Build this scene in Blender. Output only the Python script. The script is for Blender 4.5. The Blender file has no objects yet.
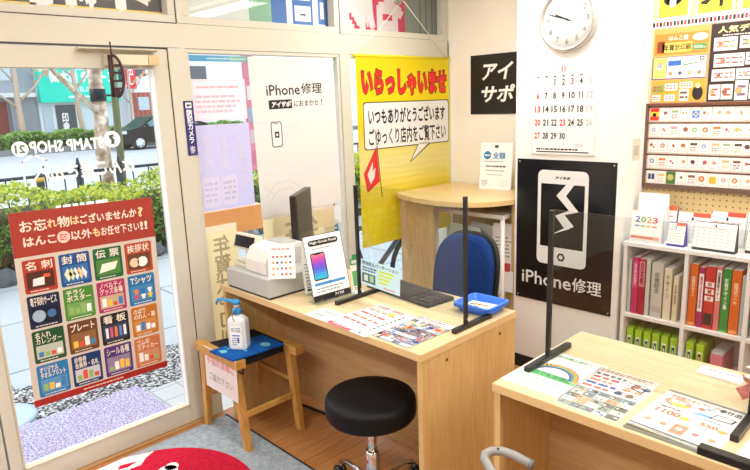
import bpy, math, random
from mathutils import Matrix, Vector, Euler
random.seed(7)
PI = math.pi
S = bpy.context.scene
COL = S.collection

# ------------------------------------------------------------------ camera
yaw, pitch, roll, fpx = .80316, -.2147, -.03686, 609.2
cy, sy, cp, sp = math.cos(yaw), math.sin(yaw), math.cos(pitch), math.sin(pitch)
fw = Vector((-sy*cp, cy*cp, sp)); rt = Vector((cy, sy, 0)); up = rt.cross(fw)
cr, sr = math.cos(roll), math.sin(roll)
r2 = cr*rt + sr*up; u2 = -sr*rt + cr*up
cam = bpy.data.cameras.new('camera'); cam.sensor_width = 36; cam.lens = fpx/750*36
cam.clip_start = .02; cam.clip_end = 300
co = bpy.data.objects.new('camera', cam); COL.objects.link(co)
mw = Matrix.Identity(4)
for i in range(3):
    mw[i][0] = r2[i]; mw[i][1] = u2[i]; mw[i][2] = -fw[i]
mw[0][3], mw[1][3], mw[2][3] = 0, 0, 1.57
co.matrix_world = mw
S.camera = co
# ------------------------------------------------------------------ world, exposure, lights
w = bpy.data.worlds.new('overcast_sky'); S.world = w; w.use_nodes = True
bg = w.node_tree.nodes['Background']
bg.inputs[0].default_value = (.86, .93, 1, 1); bg.inputs[1].default_value = 1.7
S.view_settings.view_transform = 'Standard'; S.view_settings.look = 'None'
S.view_settings.exposure = 0.36; S.view_settings.gamma = 1; S.view_settings.use_curve_mapping = False
sun = bpy.data.lights.new('sun', 'SUN'); sun.energy = 1.0; sun.angle = .6; sun.color = (1, .97, .92)
so = bpy.data.objects.new('sun', sun); COL.objects.link(so); so.rotation_euler = (math.radians(48), 0, math.radians(-70))
FIX = [(-.72, 2.86), (-1.75, 1.2), (-.45, 1.2), (-1.75, -.6), (-.45, -.6), (1.0, 1.2), (1.0, 2.86), (-1.95, 2.45)]  # last fixture is an added one, to brighten the left back wall
FW_ = [.75, .4, .6, 1.3, 1.5, 1.2, .8, .7]
LAMP_W = 15.0
for i, (x, y) in enumerate(FIX):
    l = bpy.data.lights.new('ceiling_lamp_light', 'AREA'); l.shape = 'RECTANGLE'; l.size = 1.2; l.size_y = .22
    l.energy = LAMP_W * FW_[i]; l.color = (1, .99, .965)
    o = bpy.data.objects.new('ceiling_lamp_light', l); COL.objects.link(o); o.location = (x, y, 2.36)

# ------------------------------------------------------------------ materials
def lin(h):
    h = h.lstrip('#'); c = [int(h[i:i+2], 16)/255 for i in (0, 2, 4)]
    return tuple((v/12.92 if v <= .04045 else ((v+.055)/1.055)**2.4) for v in c) + (1,)
_m = {}
def P(h, rough=.55, metal=0, spec=.4, coat=0, transl=0, bump=0, bscale=60):
    key = ('p', h, rough, metal, spec, coat, transl, bump)
    if key in _m: return _m[key]
    m = bpy.data.materials.new('mat_' + h.strip('#')); m.use_nodes = True; nt = m.node_tree; b = nt.nodes['Principled BSDF']
    b.inputs['Base Color'].default_value = lin(h); b.inputs['Roughness'].default_value = rough
    b.inputs['Metallic'].default_value = metal; b.inputs['Specular IOR Level'].default_value = spec
    b.inputs['Coat Weight'].default_value = coat
    if bump:
        n = nt.nodes.new('ShaderNodeTexNoise'); n.inputs['Scale'].default_value = bscale; n.inputs['Detail'].default_value = 3
        tc = nt.nodes.new('ShaderNodeTexCoord'); nt.links.new(tc.outputs['Object'], n.inputs['Vector'])
        bp = nt.nodes.new('ShaderNodeBump'); bp.inputs['Strength'].default_value = bump; bp.inputs['Distance'].default_value = .004
        nt.links.new(n.outputs[0], bp.inputs['Height']); nt.links.new(bp.outputs[0], b.inputs['Normal'])
    if transl:
        t = nt.nodes.new('ShaderNodeBsdfTranslucent'); t.inputs[0].default_value = lin(h)
        mx = nt.nodes.new('ShaderNodeMixShader'); mx.inputs[0].default_value = transl
        out = nt.nodes['Material Output']
        nt.links.new(b.outputs[0], mx.inputs[1]); nt.links.new(t.outputs[0], mx.inputs[2]); nt.links.new(mx.outputs[0], out.inputs[0])
    _m[key] = m; return m
def ramp(nt, fac, stops):
    r = nt.nodes.new('ShaderNodeValToRGB'); e = r.color_ramp.elements
    e[0].position, e[0].color = stops[0][0], lin(stops[0][1]); e[1].position, e[1].color = stops[-1][0], lin(stops[-1][1])
    for p, c in stops[1:-1]:
        n = e.new(p); n.color = lin(c)
    nt.links.new(fac, r.inputs[0]); return r.outputs[0]
def wood(name, stops, scale=(1, 1, 1), rough=.4, spec=.4, nscale=6, seed=0):
    m = bpy.data.materials.new(name); m.use_nodes = True; nt = m.node_tree; b = nt.nodes['Principled BSDF']
    tc = nt.nodes.new('ShaderNodeTexCoord'); mp = nt.nodes.new('ShaderNodeMapping')
    mp.inputs['Scale'].default_value = scale; mp.inputs['Location'].default_value = (seed, seed*.7, 0)
    nt.links.new(tc.outputs['Object'], mp.inputs[0])
    n = nt.nodes.new('ShaderNodeTexNoise'); n.inputs['Scale'].default_value = nscale; n.inputs['Detail'].default_value = 6; n.inputs['Distortion'].default_value = .6
    nt.links.new(mp.outputs[0], n.inputs['Vector'])
    nt.links.new(ramp(nt, n.outputs[0], stops), b.inputs['Base Color'])
    b.inputs['Roughness'].default_value = rough; b.inputs['Specular IOR Level'].default_value = spec
    return m
MAPLE = [(.25, '#c59f63'), (.5, '#d0ad74'), (.75, '#d9ba84')]
DESKTOP = wood('desk_top_maple', [(.25, '#d2b88c'), (.5, '#dac49b'), (.75, '#e1cea9')], (1, 14, 14), .3)
DESKSIDE = wood('desk_side_maple', MAPLE, (16, 16, 1), .42, seed=3)
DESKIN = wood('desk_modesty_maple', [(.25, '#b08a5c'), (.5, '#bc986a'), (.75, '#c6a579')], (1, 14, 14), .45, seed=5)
COUNTER = wood('counter_maple', [(.25, '#d3ae72'), (.5, '#e0c088'), (.75, '#e8cb98')], (2, 14, 14), .3, seed=7)
COUNTERSIDE = wood('counter_side_wood', [(.25, '#b8945e'), (.5, '#c8a670'), (.75, '#d3b37f')], (10, 10, 1.5), .45, seed=9)
STOOLWOOD = wood('oak', [(.25, '#b07e3c'), (.5, '#c4934c'), (.75, '#d3a560')], (8, 8, 2), .45, seed=11)
def glass(name, tint='#ffffff', ior=1.35, extra=0):
    m = bpy.data.materials.new(name); m.use_nodes = True; nt = m.node_tree; nt.nodes.clear()
    out = nt.nodes.new('ShaderNodeOutputMaterial'); t = nt.nodes.new('ShaderNodeBsdfTransparent'); t.inputs[0].default_value = lin(tint)
    g = nt.nodes.new('ShaderNodeBsdfGlossy'); g.inputs['Roughness'].default_value = .01
    lw = nt.nodes.new('ShaderNodeLayerWeight'); lw.inputs[0].default_value = .5
    pw = nt.nodes.new('ShaderNodeMath'); pw.operation = 'POWER'; pw.inputs[1].default_value = 5; nt.links.new(lw.outputs['Facing'], pw.inputs[0])
    f = nt.nodes.new('ShaderNodeMath'); f.operation = 'MULTIPLY_ADD'; f.inputs[1].default_value = .8; f.inputs[2].default_value = ((ior-1)/(ior+1))**2; nt.links.new(pw.outputs[0], f.inputs[0])
    mx = nt.nodes.new('ShaderNodeMixShader')
    a = nt.nodes.new('ShaderNodeMath'); a.operation = 'ADD'; a.inputs[1].default_value = extra; a.use_clamp = True
    nt.links.new(f.outputs[0], a.inputs[0]); nt.links.new(a.outputs[0], mx.inputs[0])
    nt.links.new(t.outputs[0], mx.inputs[1]); nt.links.new(g.outputs[0], mx.inputs[2]); nt.links.new(mx.outputs[0], out.inputs[0])
    return m
GLASS = glass('window_glass'); ACRYL = glass('clear_acrylic', '#f6f9f9', 1.4, .01)
def emis(name, h, s):
    m = bpy.data.materials.new(name); m.use_nodes = True; nt = m.node_tree; b = nt.nodes['Principled BSDF']
    b.inputs['Emission Color'].default_value = lin(h); b.inputs['Emission Strength'].default_value = s; return m
def speck(name, stops, scale, rough=.8, bump=.3, detail=2):
    m = bpy.data.materials.new(name); m.use_nodes = True; nt = m.node_tree; b = nt.nodes['Principled BSDF']
    tc = nt.nodes.new('ShaderNodeTexCoord'); n = nt.nodes.new('ShaderNodeTexNoise')
    n.inputs['Scale'].default_value = scale; n.inputs['Detail'].default_value = detail
    nt.links.new(tc.outputs['Object'], n.inputs['Vector'])
    nt.links.new(ramp(nt, n.outputs[0], stops), b.inputs['Base Color']); b.inputs['Roughness'].default_value = rough
    b.inputs['Specular IOR Level'].default_value = .2
    bp = nt.nodes.new('ShaderNodeBump'); bp.inputs['Strength'].default_value = bump; bp.inputs['Distance'].default_value = .01
    nt.links.new(n.outputs[0], bp.inputs['Height']); nt.links.new(bp.outputs[0], b.inputs['Normal']); return m
WALL = speck('painted_wall', [(.3, '#ece5d8'), (.7, '#f1ebdf')], 3, .7, .02)
PILLAR = speck('white_pillar_paint', [(.35, '#f3f1ec'), (.65, '#f8f6f2')], 2.5, .6, .03)
FRAME = P('#cccabc', .35, 0, .45); FRAMED = P('#c9bea4', .4); GAP_DARK = P('#4a443a', .6)
BLK = P('#141416', .4); BLKM = P('#1a1a1c', .3, 0, .5); WHT = P('#f5f5f3', .5); CHROME = P('#d8d8d8', .12, 1)
GREYM = P('#a9a9a6', .35, .6)

# ------------------------------------------------------------------ mesh builder
class MB:
    def __init__(s): s.v = []; s.f = []; s.mi = []; s.sm = []; s.mats = []
    def m(s, mat):
        if mat not in s.mats: s.mats.append(mat)
        return s.mats.index(mat)
    def add(s, vs, fs, mat, smooth=False, M=None):
        n = len(s.v)
        if M is not None: vs = [M @ Vector(v) for v in vs]
        s.v += [tuple(v) for v in vs]; k = s.m(mat)
        for f in fs: s.f.append(tuple(i+n for i in f)); s.mi.append(k); s.sm.append(smooth)
        return s
    def box(s, x0, x1, y0, y1, z0, z1, mat, M=None):
        vs = [(x, y, z) for x in (x0, x1) for y in (y0, y1) for z in (z0, z1)]
        fs = [(0,1,3,2), (4,6,7,5), (0,4,5,1), (2,3,7,6), (0,2,6,4), (1,5,7,3)]
        return s.add(vs, fs, mat, False, M)
    def prism(s, pts, a0, a1, mat, axis='z', smooth=False, M=None):
        n = len(pts)
        def q(p, a):
            return (p[0], p[1], a) if axis == 'z' else ((p[0], a, p[1]) if axis == 'y' else (a, p[0], p[1]))
        vs = [q(p, a0) for p in pts] + [q(p, a1) for p in pts]
        fs = [(i, (i+1) % n, n+(i+1) % n, n+i) for i in range(n)]
        s.add(vs, fs, mat, smooth, M); s.add(vs[:n], [tuple(range(n))[::-1]], mat, False, M); s.add(vs[n:], [tuple(range(n))], mat, False, M)
        return s
    def tube(s, pts, r, mat, seg=10, closed=False, M=None):
        pts = [Vector(p) for p in pts]; n = len(pts); rs = r if isinstance(r, (list, tuple)) else [r]*n
        vs = []; prev = None
        for i, p in enumerate(pts):
            a = pts[i-1] if (i > 0 or closed) else p; b = pts[(i+1) % n] if (i < n-1 or closed) else p
            t = (b-a).normalized()
            if prev is None:
                prev = t.orthogonal().normalized()
            nn = (prev - t*prev.dot(t))
            nn = nn.normalized() if nn.length > 1e-6 else t.orthogonal().normalized()
            prev = nn; bb = t.cross(nn)
            for k in range(seg):
                an = 2*PI*k/seg; vs.append(p + (nn*math.cos(an)+bb*math.sin(an))*rs[i])
        fs = []
        for i in range(n if closed else n-1):
            j = (i+1) % n
            for k in range(seg): fs.append((i*seg+k, i*seg+(k+1) % seg, j*seg+(k+1) % seg, j*seg+k))
        if not closed: fs += [tuple(range(seg))[::-1], tuple(range((n-1)*seg, n*seg))]
        return s.add(vs, fs, mat, True, M)
    def lathe(s, prof, mat, seg=32, M=None, smooth=True):
        vs = []; n = len(prof)
        for r, z in prof:
            for k in range(seg): an = 2*PI*k/seg; vs.append((r*math.cos(an), r*math.sin(an), z))
        fs = [(i*seg+k, i*seg+(k+1) % seg, (i+1)*seg+(k+1) % seg, (i+1)*seg+k) for i in range(n-1) for k in range(seg)]
        fs += [tuple(range(seg))[::-1], tuple(range((n-1)*seg, n*seg))]
        return s.add(vs, fs, mat, smooth, M)
    def build(s, name, parent=None, loc=(0,0,0), rot=(0,0,0), bevel=0, bseg=2):
        me = bpy.data.meshes.new(name); me.from_pydata(s.v, [], s.f)
        for m in s.mats: me.materials.append(m)
        me.polygons.foreach_set('material_index', s.mi); me.polygons.foreach_set('use_smooth', s.sm); me.update()
        o = bpy.data.objects.new(name, me); COL.objects.link(o); o.location = loc; o.rotation_euler = rot
        if parent: o.parent = parent
        if bevel:
            b = o.modifiers.new('bevel', 'BEVEL'); b.width = bevel; b.segments = bseg; b.limit_method = 'ANGLE'; b.angle_limit = math.radians(50)
        return o
def tag(o, label=None, cat=None, group=None, kind=None):
    if label: o['label'] = label
    if cat: o['category'] = cat
    if group: o['group'] = group
    if kind: o['kind'] = kind
    return o
def thing(name, label, cat, loc=(0,0,0), rot=(0,0,0), group=None, kind=None):
    o = bpy.data.objects.new(name, None); COL.objects.link(o); o.location = loc; o.rotation_euler = rot; o.empty_display_size = .05
    return tag(o, label, cat, group, kind)
def copy_tree(o, parent=None):
    c = o.copy(); COL.objects.link(c); c.parent = parent
    for ch in list(o.children): copy_tree(ch, c)
    return c
def struct(o): o['kind'] = 'structure'; return o
def circ(cx, cy_, r, n=24, a0=0, a1=2*PI): return [(cx+r*math.cos(a0+(a1-a0)*i/n), cy_+r*math.sin(a0+(a1-a0)*i/n)) for i in range(n)]
def rrect(x0, x1, y0, y1, r, n=5):
    p = []
    for cx, cy_, a in ((x1-r, y1-r, 0), (x0+r, y1-r, PI/2), (x0+r, y0+r, PI), (x1-r, y0+r, 1.5*PI)):
        for i in range(n+1): p.append((cx+r*math.cos(a+PI/2*i/n), cy_+r*math.sin(a+PI/2*i/n)))
    return p
# ---- lettering: built-in font turned into flat mesh
_t = {}
def glyphs(s, off):
    if (s, off) in _t: return _t[(s, off)]
    c = bpy.data.curves.new('lettering', 'FONT'); c.body = s; c.size = 1; c.offset = off; c.resolution_u = 2; c.space_line = .9
    o = bpy.data.objects.new('lettering', c); COL.objects.link(o)
    dg = bpy.context.evaluated_depsgraph_get(); me = bpy.data.meshes.new_from_object(o.evaluated_get(dg))
    vs = [(v.co.x, v.co.y) for v in me.vertices]; fs = [tuple(p.vertices) for p in me.polygons]
    bpy.data.objects.remove(o); bpy.data.curves.remove(c); bpy.data.meshes.remove(me)
    _t[(s, off)] = (vs, fs); return vs, fs
class Pan(MB):
    """printed sheet: x right, z up, printed face towards -y"""
    def __init__(s, w=0, h=0, mat=None, t=.001, r=0):
        super().__init__(); s.w = w; s.h = h; s.dz = .0003
        if mat: s.prism(rrect(0, w, 0, h, r) if r else [(0,0),(w,0),(w,h),(0,h)], 0, t, mat, 'y')
    def poly(s, pts, mat, L=1):
        y = -s.dz*L; s.add([(p[0], y, p[1]) for p in pts], [tuple(range(len(pts)))], mat); return s
    def rect(s, x0, z0, x1, z1, mat, L=1): return s.poly([(x0,z0),(x1,z0),(x1,z1),(x0,z1)], mat, L)
    def frame(s, x0, z0, x1, z1, t, mat, L=1):
        s.rect(x0,z0,x1,z0+t,mat,L); s.rect(x0,z1-t,x1,z1,mat,L); s.rect(x0,z0,x0+t,z1,mat,L); s.rect(x1-t,z0,x1,z1,mat,L); return s
    def disc(s, cx, cz, r, mat, L=1, n=24, rz=None):
        return s.poly([(cx+r*math.cos(2*PI*i/n), cz+(rz or r)*math.sin(2*PI*i/n)) for i in range(n)], mat, L)
    def line(s, pts, wd, mat, L=1, closed=False):
        n = len(pts)
        for i in range(n if closed else n-1):
            a = Vector(pts[i]); b = Vector(pts[(i+1) % n]); d = b-a
            if d.length < 1e-7: continue
            d.normalize(); nn = Vector((-d.y, d.x))*wd/2; e = d*wd*.35
            s.poly([tuple(a-nn-e), tuple(b-nn+e), tuple(b+nn+e), tuple(a+nn-e)], mat, L)
        return s
    def text(s, t, x0, z0, x1, z1, mat, L=2, bold=.0, mirror=False, shear=0, outline=None, vertical=False, rot=0, keep=False):
        thick = 0
        if any('\u4e00' <= c_ <= '\u9fff' for c_ in t): thick, bold = bold, 0
        if vertical: t = '\n'.join(t)
        vs, fs = glyphs(t, bold)
        if not vs: return s
        ax, bx = min(v[0] for v in vs), max(v[0] for v in vs); ay, by = min(v[1] for v in vs), max(v[1] for v in vs)
        kx, kz = (x1-x0)/max(bx-ax, 1e-6), (z1-z0)/max(by-ay, 1e-6)
        if keep: kx = kz = min(kx, kz)
        def tr(v):
            x = (v[0]-ax)*kx; z = (v[1]-ay)*kz
            if mirror: x = (x1-x0)-x
            x += shear*z
            if rot: x, z = x*math.cos(rot)-z*math.sin(rot), x*math.sin(rot)+z*math.cos(rot)
            return (x0+x, z0+z)
        if outline:
            ov, of = glyphs(t, bold+outline[1])
            s.add([(p[0], -s.dz*L, p[1]) for p in map(tr, ov)], of, outline[0]); L += 1
        for j, (ox, oz) in enumerate(((0, 0),) if not thick else ((0, 0), (1, 0), (-1, 0), (0, 1), (0, -1))):
            s.add([(p[0]+ox*thick*kx*.7, -s.dz*(L+.17*j), p[1]+oz*thick*kz*.7) for p in map(tr, vs)], fs, mat)
        return s
    def micro(s, x0, z0, x1, z1, rows, mat, L=1, fill=.5, seed=0, gap=.3):
        """rows of small dashes standing for print too small to read in the photo"""
        r = random.Random(seed); h = (z1-z0)/rows
        for i in range(rows):
            x = x0; z = z1-(i+1)*h+h*(1-fill)/2
            end = x1-(x1-x0)*r.random()*.25
            while x < end:
                l = h*(.5+r.random()*1.3); s.rect(x, z, min(x+l, x1), z+h*fill, mat, L); x += l+h*gap
        return s
FACE_X = (0, 0, PI/2)            # sheet facing +x (on the shop front)
def flat(rz=0): return (-PI/2, 0, rz)   # sheet lying on a table, printed side up
def smooth_pad(w, h, t, n=3.2, seg=40, mat=None, edge=.35, dome=0, curve=0):
    """upholstered pad: superellipse outline in xz, thickness in y"""
    mb = MB(); prof = [(.0, -t/2-dome), (.5, -t/2-dome*.8), (1-edge*.5, -t/2-dome*.2), (1-edge*.12, -t*.36), (1, -t*.12), (1, t*.12), (1-edge*.12, t*.36), (1-edge*.5, t/2), (.5, t/2), (0, t/2)]
    vs = []
    for k, y in prof:
        for i in range(seg):
            a = 2*PI*i/seg; c, d = math.cos(a), math.sin(a)
            x = w/2*math.copysign(abs(c)**(2/n), c)*k; z = h/2*math.copysign(abs(d)**(2/n), d)*k
            vs.append((x, y+curve*(x/(w/2))**2, z))
    m = len(prof); fs = [(i*seg+k, i*seg+(k+1) % seg, (i+1)*seg+(k+1) % seg, (i+1)*seg+k) for i in range(m-1) for k in range(seg)]
    mb.add(vs, fs, mat, True); return mb
# =================================================================== SETTING
XS = -2.735                                   # inner face of the shop-front glass
def planks():
    m = bpy.data.materials.new('floor_planks'); m.use_nodes = True; nt = m.node_tree; b = nt.nodes['Principled BSDF']
    tc = nt.nodes.new('ShaderNodeTexCoord'); mp = nt.nodes.new('ShaderNodeMapping'); mp.inputs['Rotation'].default_value = (0, 0, PI/2)
    nt.links.new(tc.outputs['Object'], mp.inputs[0])
    br = nt.nodes.new('ShaderNodeTexBrick'); nt.links.new(mp.outputs[0], br.inputs['Vector'])
    br.inputs['Color1'].default_value = lin('#b9804c'); br.inputs['Color2'].default_value = lin('#c48d58'); br.inputs['Mortar'].default_value = lin('#8a5a33')
    br.inputs['Scale'].default_value = 1; br.inputs['Brick Width'].default_value = .9; br.inputs['Row Height'].default_value = .075; br.inputs['Mortar Size'].default_value = .0015
    br.inputs['Bias'].default_value = 0
    m2 = nt.nodes.new('ShaderNodeMapping'); m2.inputs['Scale'].default_value = (14, 1.2, 1); nt.links.new(tc.outputs['Object'], m2.inputs[0])
    n = nt.nodes.new('ShaderNodeTexNoise'); n.inputs['Scale'].default_value = 5; n.inputs['Detail'].default_value = 6; nt.links.new(m2.outputs[0], n.inputs['Vector'])
    mx = nt.nodes.new('ShaderNodeMix'); mx.data_type = 'RGBA'; mx.blend_type = 'MULTIPLY'; mx.inputs[0].default_value = .7
    nt.links.new(br.outputs[0], mx.inputs[6]); nt.links.new(ramp(nt, n.outputs[0], [(.3, '#c8b8a8'), (.7, '#ffffff')]), mx.inputs[7])
    nt.links.new(mx.outputs[2], b.inputs['Base Color']); b.inputs['Roughness'].default_value = .35; return m
struct(MB().box(-2.72, 2.0, -2.5, 3.45, -.04, 0, planks()).build('floor'))
struct(MB().box(-2.9, 2.1, -2.6, 3.5, 2.46, 2.52, P('#f2efe8', .8)).build('ceiling'))
struct(MB().box(-2.735, -1.9, 3.385, 3.5, -.05, 2.46, WALL).build('wall_back_left'))
struct(MB().box(-1.33, 2.1, 3.3, 3.5, -.05, 2.46, WALL).build('wall_back_right'))
struct(MB().box(2.0, 2.1, -2.6, 3.5, -.05, 2.46, WALL).build('wall_right'))
struct(MB().box(-2.9, 2.1, -2.6, -2.5, -.05, 2.46, WALL).build('wall_front'))
struct(MB().box(-1.905, -1.32, 2.955, 3.5, -.05, 2.46, PILLAR).build('wall_pillar'))
struct(MB().box(-2.86, -2.735, -2.6, .42, -.12, 2.46, WALL).build('wall_left'))
struct(MB().box(-2.86, -2.735, 3.385, 3.5, -.12, 2.46, WALL).build('wall_left_corner'))
struct(MB().box(-1.912, -1.31, 2.947, 3.0, 0, .075, P('#1b1a19', .5)).box(-1.33, -1.31, 2.95, 3.3, 0, .075, P('#1b1a19', .5)).build('baseboard_pillar'))
# shop front: beam, jambs, sill
def front(name, *boxes):
    mb = MB()
    for b in boxes: mb.box(*b[:6], b[6] if len(b) > 6 else FRAME)
    return struct(mb.build(name, bevel=.002))
front('trim_beam', (-2.83, -2.72, .42, 3.385, 1.845, 1.955))
front('trim_post_left', (-2.83, -2.72, .34, .46, -.06, 1.845), (-2.83, -2.72, .34, .46, 1.955, 2.46))
front('trim_post_door', (-2.83, -2.715, 1.355, 1.44, -.06, 1.845), (-2.83, -2.715, 1.415, 1.445, 1.955, 2.46))
front('trim_post_middle', (-2.83, -2.715, 2.395, 2.46, -.06, 1.845), (-2.83, -2.715, 2.41, 2.45, 1.955, 2.46))
front('trim_post_corner', (-2.83, -2.72, 3.37, 3.40, -.06, 2.46))
front('trim_head', (-2.83, -2.72, .42, 3.385, 2.36, 2.46))
front('trim_threshold', (-2.87, -2.70, .42, 1.36, -.10, .006, P('#b98b5c', .45)))
def window(n, y0, y1, z0, z1, t=.035):
    w_ = thing('window_%d' % n, None, None, (XS, 0, 0), kind='structure')
    mb = MB(); a, b = -.045, .012
    mb.box(a, b, y0, y1, z0, z0+t, FRAME).box(a, b, y0, y1, z1-t, z1, FRAME).box(a, b, y0, y0+t, z0+t, z1-t, FRAME).box(a, b, y1-t, y1, z0+t, z1-t, FRAME)
    mb.build('window_frame', w_, bevel=.002)
    MB().box(-.024, -.018, y0+t-.004, y1-t+.004, z0+t-.004, z1-t+.004, GLASS).build('window_pane', w_); return w_
window(1, 1.441, 2.394, -.04, 1.844, .018)
window(2, 2.461, 3.369, -.04, 1.844, .018)
window(3, .46, 1.412, 1.956, 2.36)
window(4, 1.448, 2.408, 1.956, 2.36)
window(5, 2.452, 3.369, 1.956, 2.36)
# thin shadow gaps round the sashes, put in as dark strips
sl = MB()
for y in (1.354, 1.4135, 2.4095): sl.box(-2.735, -2.7215, y, y+.003, 1.956 if y != 1.354 else -.05, 2.36 if y != 1.354 else 1.845, GAP_DARK)
for z in (1.953, 1.843): sl.box(-2.735, -2.7185, .46, 1.41, z, z+.004, GAP_DARK)
struct(sl.build('trim_shadow_gaps'))
# the glazed door
door = thing('door_1', None, None, (XS, 0, 0), kind='structure')
mb = MB(); a, b = -.045, .012
mb.box(a, b, .468, .515, 0.008, 1.838, FRAME); mb.box(a, b, 1.278, 1.352, .008, 1.838, FRAME)
mb.box(a, b, .515, 1.278, 1.752, 1.838, FRAME); mb.box(a, b, .515, 1.278, .008, .098, FRAME)
mb.build('door_frame', door, bevel=.002)
mb = MB().box(-.012, .015, .515, .523, .098, 1.752, FRAMED).box(-.012, .015, 1.27, 1.278, .098, 1.752, P('#f0f2f4', .3)).box(-.012, .015, .515, 1.278, .098, .106, FRAMED)
mb.build('glazing_bead', door)
MB().box(-.024, -.018, .513, 1.28, .095, 1.755, GLASS).build('door_pane', door)
cl = MB().box(.012, .07, 1.06, 1.235, 1.762, 1.806, P('#d6cdb4', .4)).build('door_closer', door, bevel=.004)
MB().box(.014, .072, 1.235, 1.285, 1.764, 1.805, P('#cdb98c', .4)).lathe([(.0, 0), (.012, 0), (.012, .012), (0, .012)], P('#d6cdb4', .4), 16, Matrix.Translation((.04, 1.2, 1.752))).build('end_cap', cl, bevel=.002)
MB().box(.012, .045, .955, 1.29, 1.822, 1.834, P('#cfc6ae', .35)).box(.045, .05, .955, 1.29, 1.824, 1.828, P('#77705f', .4)).build('closer_rail', door)
# white cut lettering on the glass, read from the street: mirrored from in here
WL = P('#fbfbfb', .6, transl=.3); WLo = P('#eef4f6', .6, transl=.4)
p = Pan(); p.dz = .0003
p.text('STAMP SHOP', .735, 1.415, 1.03, 1.465, WL, 1, .035, mirror=True, rot=0)
p.disc(.700, 1.437, .031, WL, 1); p.text('21', .681, 1.42, .719, 1.454, P('#5d7a52', .6), 2, .03, mirror=True)
p.disc(1.068, 1.452, .036, WL, 1); p.text('?', 1.054, 1.43, 1.082, 1.474, P('#46584a', .6), 2, .05, mirror=True)
p.text('はんこ屋さん', .80, 1.30, 1.15, 1.365, WL, 1, .05, mirror=True)
p.micro(.80, 1.17, 1.02, 1.20, 1, WL, 1, seed=4)
for pts in ([(.70,1.29),(.70,1.385),(.745,1.41),(.79,1.385),(.79,1.30)], [(.715,1.28),(.775,1.36),(.79,1.28)]): p.line(pts, .008, WLo, 1)
p.build('glass_lettering', door, (-.0165, 0, 0), FACE_X)
# lamps on the ceiling
TUBE = emis('fluorescent_tube', '#fff6e8', 4.0)
lp = thing('ceiling_lamp', 'long white twin-tube fluorescent lamp nearest the pegboard wall', 'ceiling light', (FIX[0][0], FIX[0][1], 2.46))
MB().prism([(-.11, 0), (.11, 0), (.05, -.05), (-.05, -.05)], -.63, .63, WHT, 'x').build('housing', lp)
for k in (-1, 1): MB().tube([(-.6, k*.085, -.05), (.6, k*.085, -.05)], .014, TUBE, 10).build('tube', lp)
LL = ['over the desk by the shop front', 'over the second desk', 'near the entrance mat', 'in the middle behind the camera', 'on the right of the room', 'at the right end of the pegboard wall', 'added by the corner counter to brighten the back wall']
for i, (x, y) in enumerate(FIX[1:]):
    c = copy_tree(lp); c.location = (x, y, 2.46); c['label'] = 'long white twin-tube fluorescent lamp ' + LL[i]; c['group'] = 'fluorescent ceiling lamps'
lp['group'] = 'fluorescent ceiling lamps'

# =================================================================== OUTSIDE
G = -.1
def tiles(name, c1, c2, mortar, bw, rh, ms=.012, rot=0):
    m = bpy.data.materials.new(name); m.use_nodes = True; nt = m.node_tree; b = nt.nodes['Principled BSDF']
    tc = nt.nodes.new('ShaderNodeTexCoord'); mp = nt.nodes.new('ShaderNodeMapping'); mp.inputs['Rotation'].default_value = (0, 0, rot)
    nt.links.new(tc.outputs['Object'], mp.inputs[0]); br = nt.nodes.new('ShaderNodeTexBrick'); nt.links.new(mp.outputs[0], br.inputs['Vector'])
    br.inputs['Color1'].default_value = lin(c1); br.inputs['Color2'].default_value = lin(c2); br.inputs['Mortar'].default_value = lin(mortar)
    br.inputs['Scale'].default_value = 1; br.inputs['Brick Width'].default_value = bw; br.inputs['Row Height'].default_value = rh; br.inputs['Mortar Size'].default_value = ms
    br.offset = 0; nt.links.new(br.outputs[0], b.inputs['Base Color']); b.inputs['Roughness'].default_value = .75; return m
struct(MB().box(-9.4, -2.87, -14, 26, -.4, G, tiles('paving', '#a6afb5', '#afb8bd', '#747c82', 1.1, .8)).build('sidewalk'))
struct(MB().box(-60, -9.4, -40, 90, -.5, G-.03, speck('road_surface', [(.3, '#aab2b8'), (.7, '#b6bdc2')], 1.5, .8, .05)).build('road'))
struct(MB().box(-9.0, -8.8, -14, 26, -.2, G+.05, P('#bfc5c8', .8)).build('curb'))
struct(MB().box(-29.9, -29.6, -40, 60, -.3, G+.22, P('#7c8084', .8)).build('far_curb'))
struct(MB().prism([(-4.1, -2), (-4.1, .95), (-4.12, 1.6), (-3.98, 1.95), (-3.45, 2.1), (-3.42, 1.0), (-3.4, -2)], G, G+.006, speck('dark_gravel', [(.42, '#2e3136'), (.5, '#6d7175'), (.58, '#c3c4c4')], 60, .9, .6)).build('gravel_strip'))
struct(MB().box(-3.44, -2.88, -2, 2.2, G-.01, G+.012, tiles('step_tiles', '#b9bdc0', '#c0c3c6', '#9a9fa3', .17, .17, .006)).build('entrance_step'))
mt = MB().prism(rrect(-3.52, -2.98, -.3, 1.33, .03), G+.012, G+.032, speck('bristle', [(.35, '#7d78a0'), (.5, '#aaa5c4'), (.65, '#cfcadc')], 90, .95, .8))
tag(mt.build('entrance_mat'), 'pale lilac bristle mat outside the glass door', 'doormat')
mh = MB().lathe([(0, 0), (.2, 0), (.2, .012), (.17, .016), (0, .016)], P('#a9c0d0', .5), 32, Matrix.Translation((-3.72, .62, G+.005)))
tag(mh.build('drain_cover'), 'pale blue round drain cover in the dark gravel outside the door', 'drain cover')
for k, (yy, zz, xx) in enumerate(((2.12, 0, -5.0),)):
    pass
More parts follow.
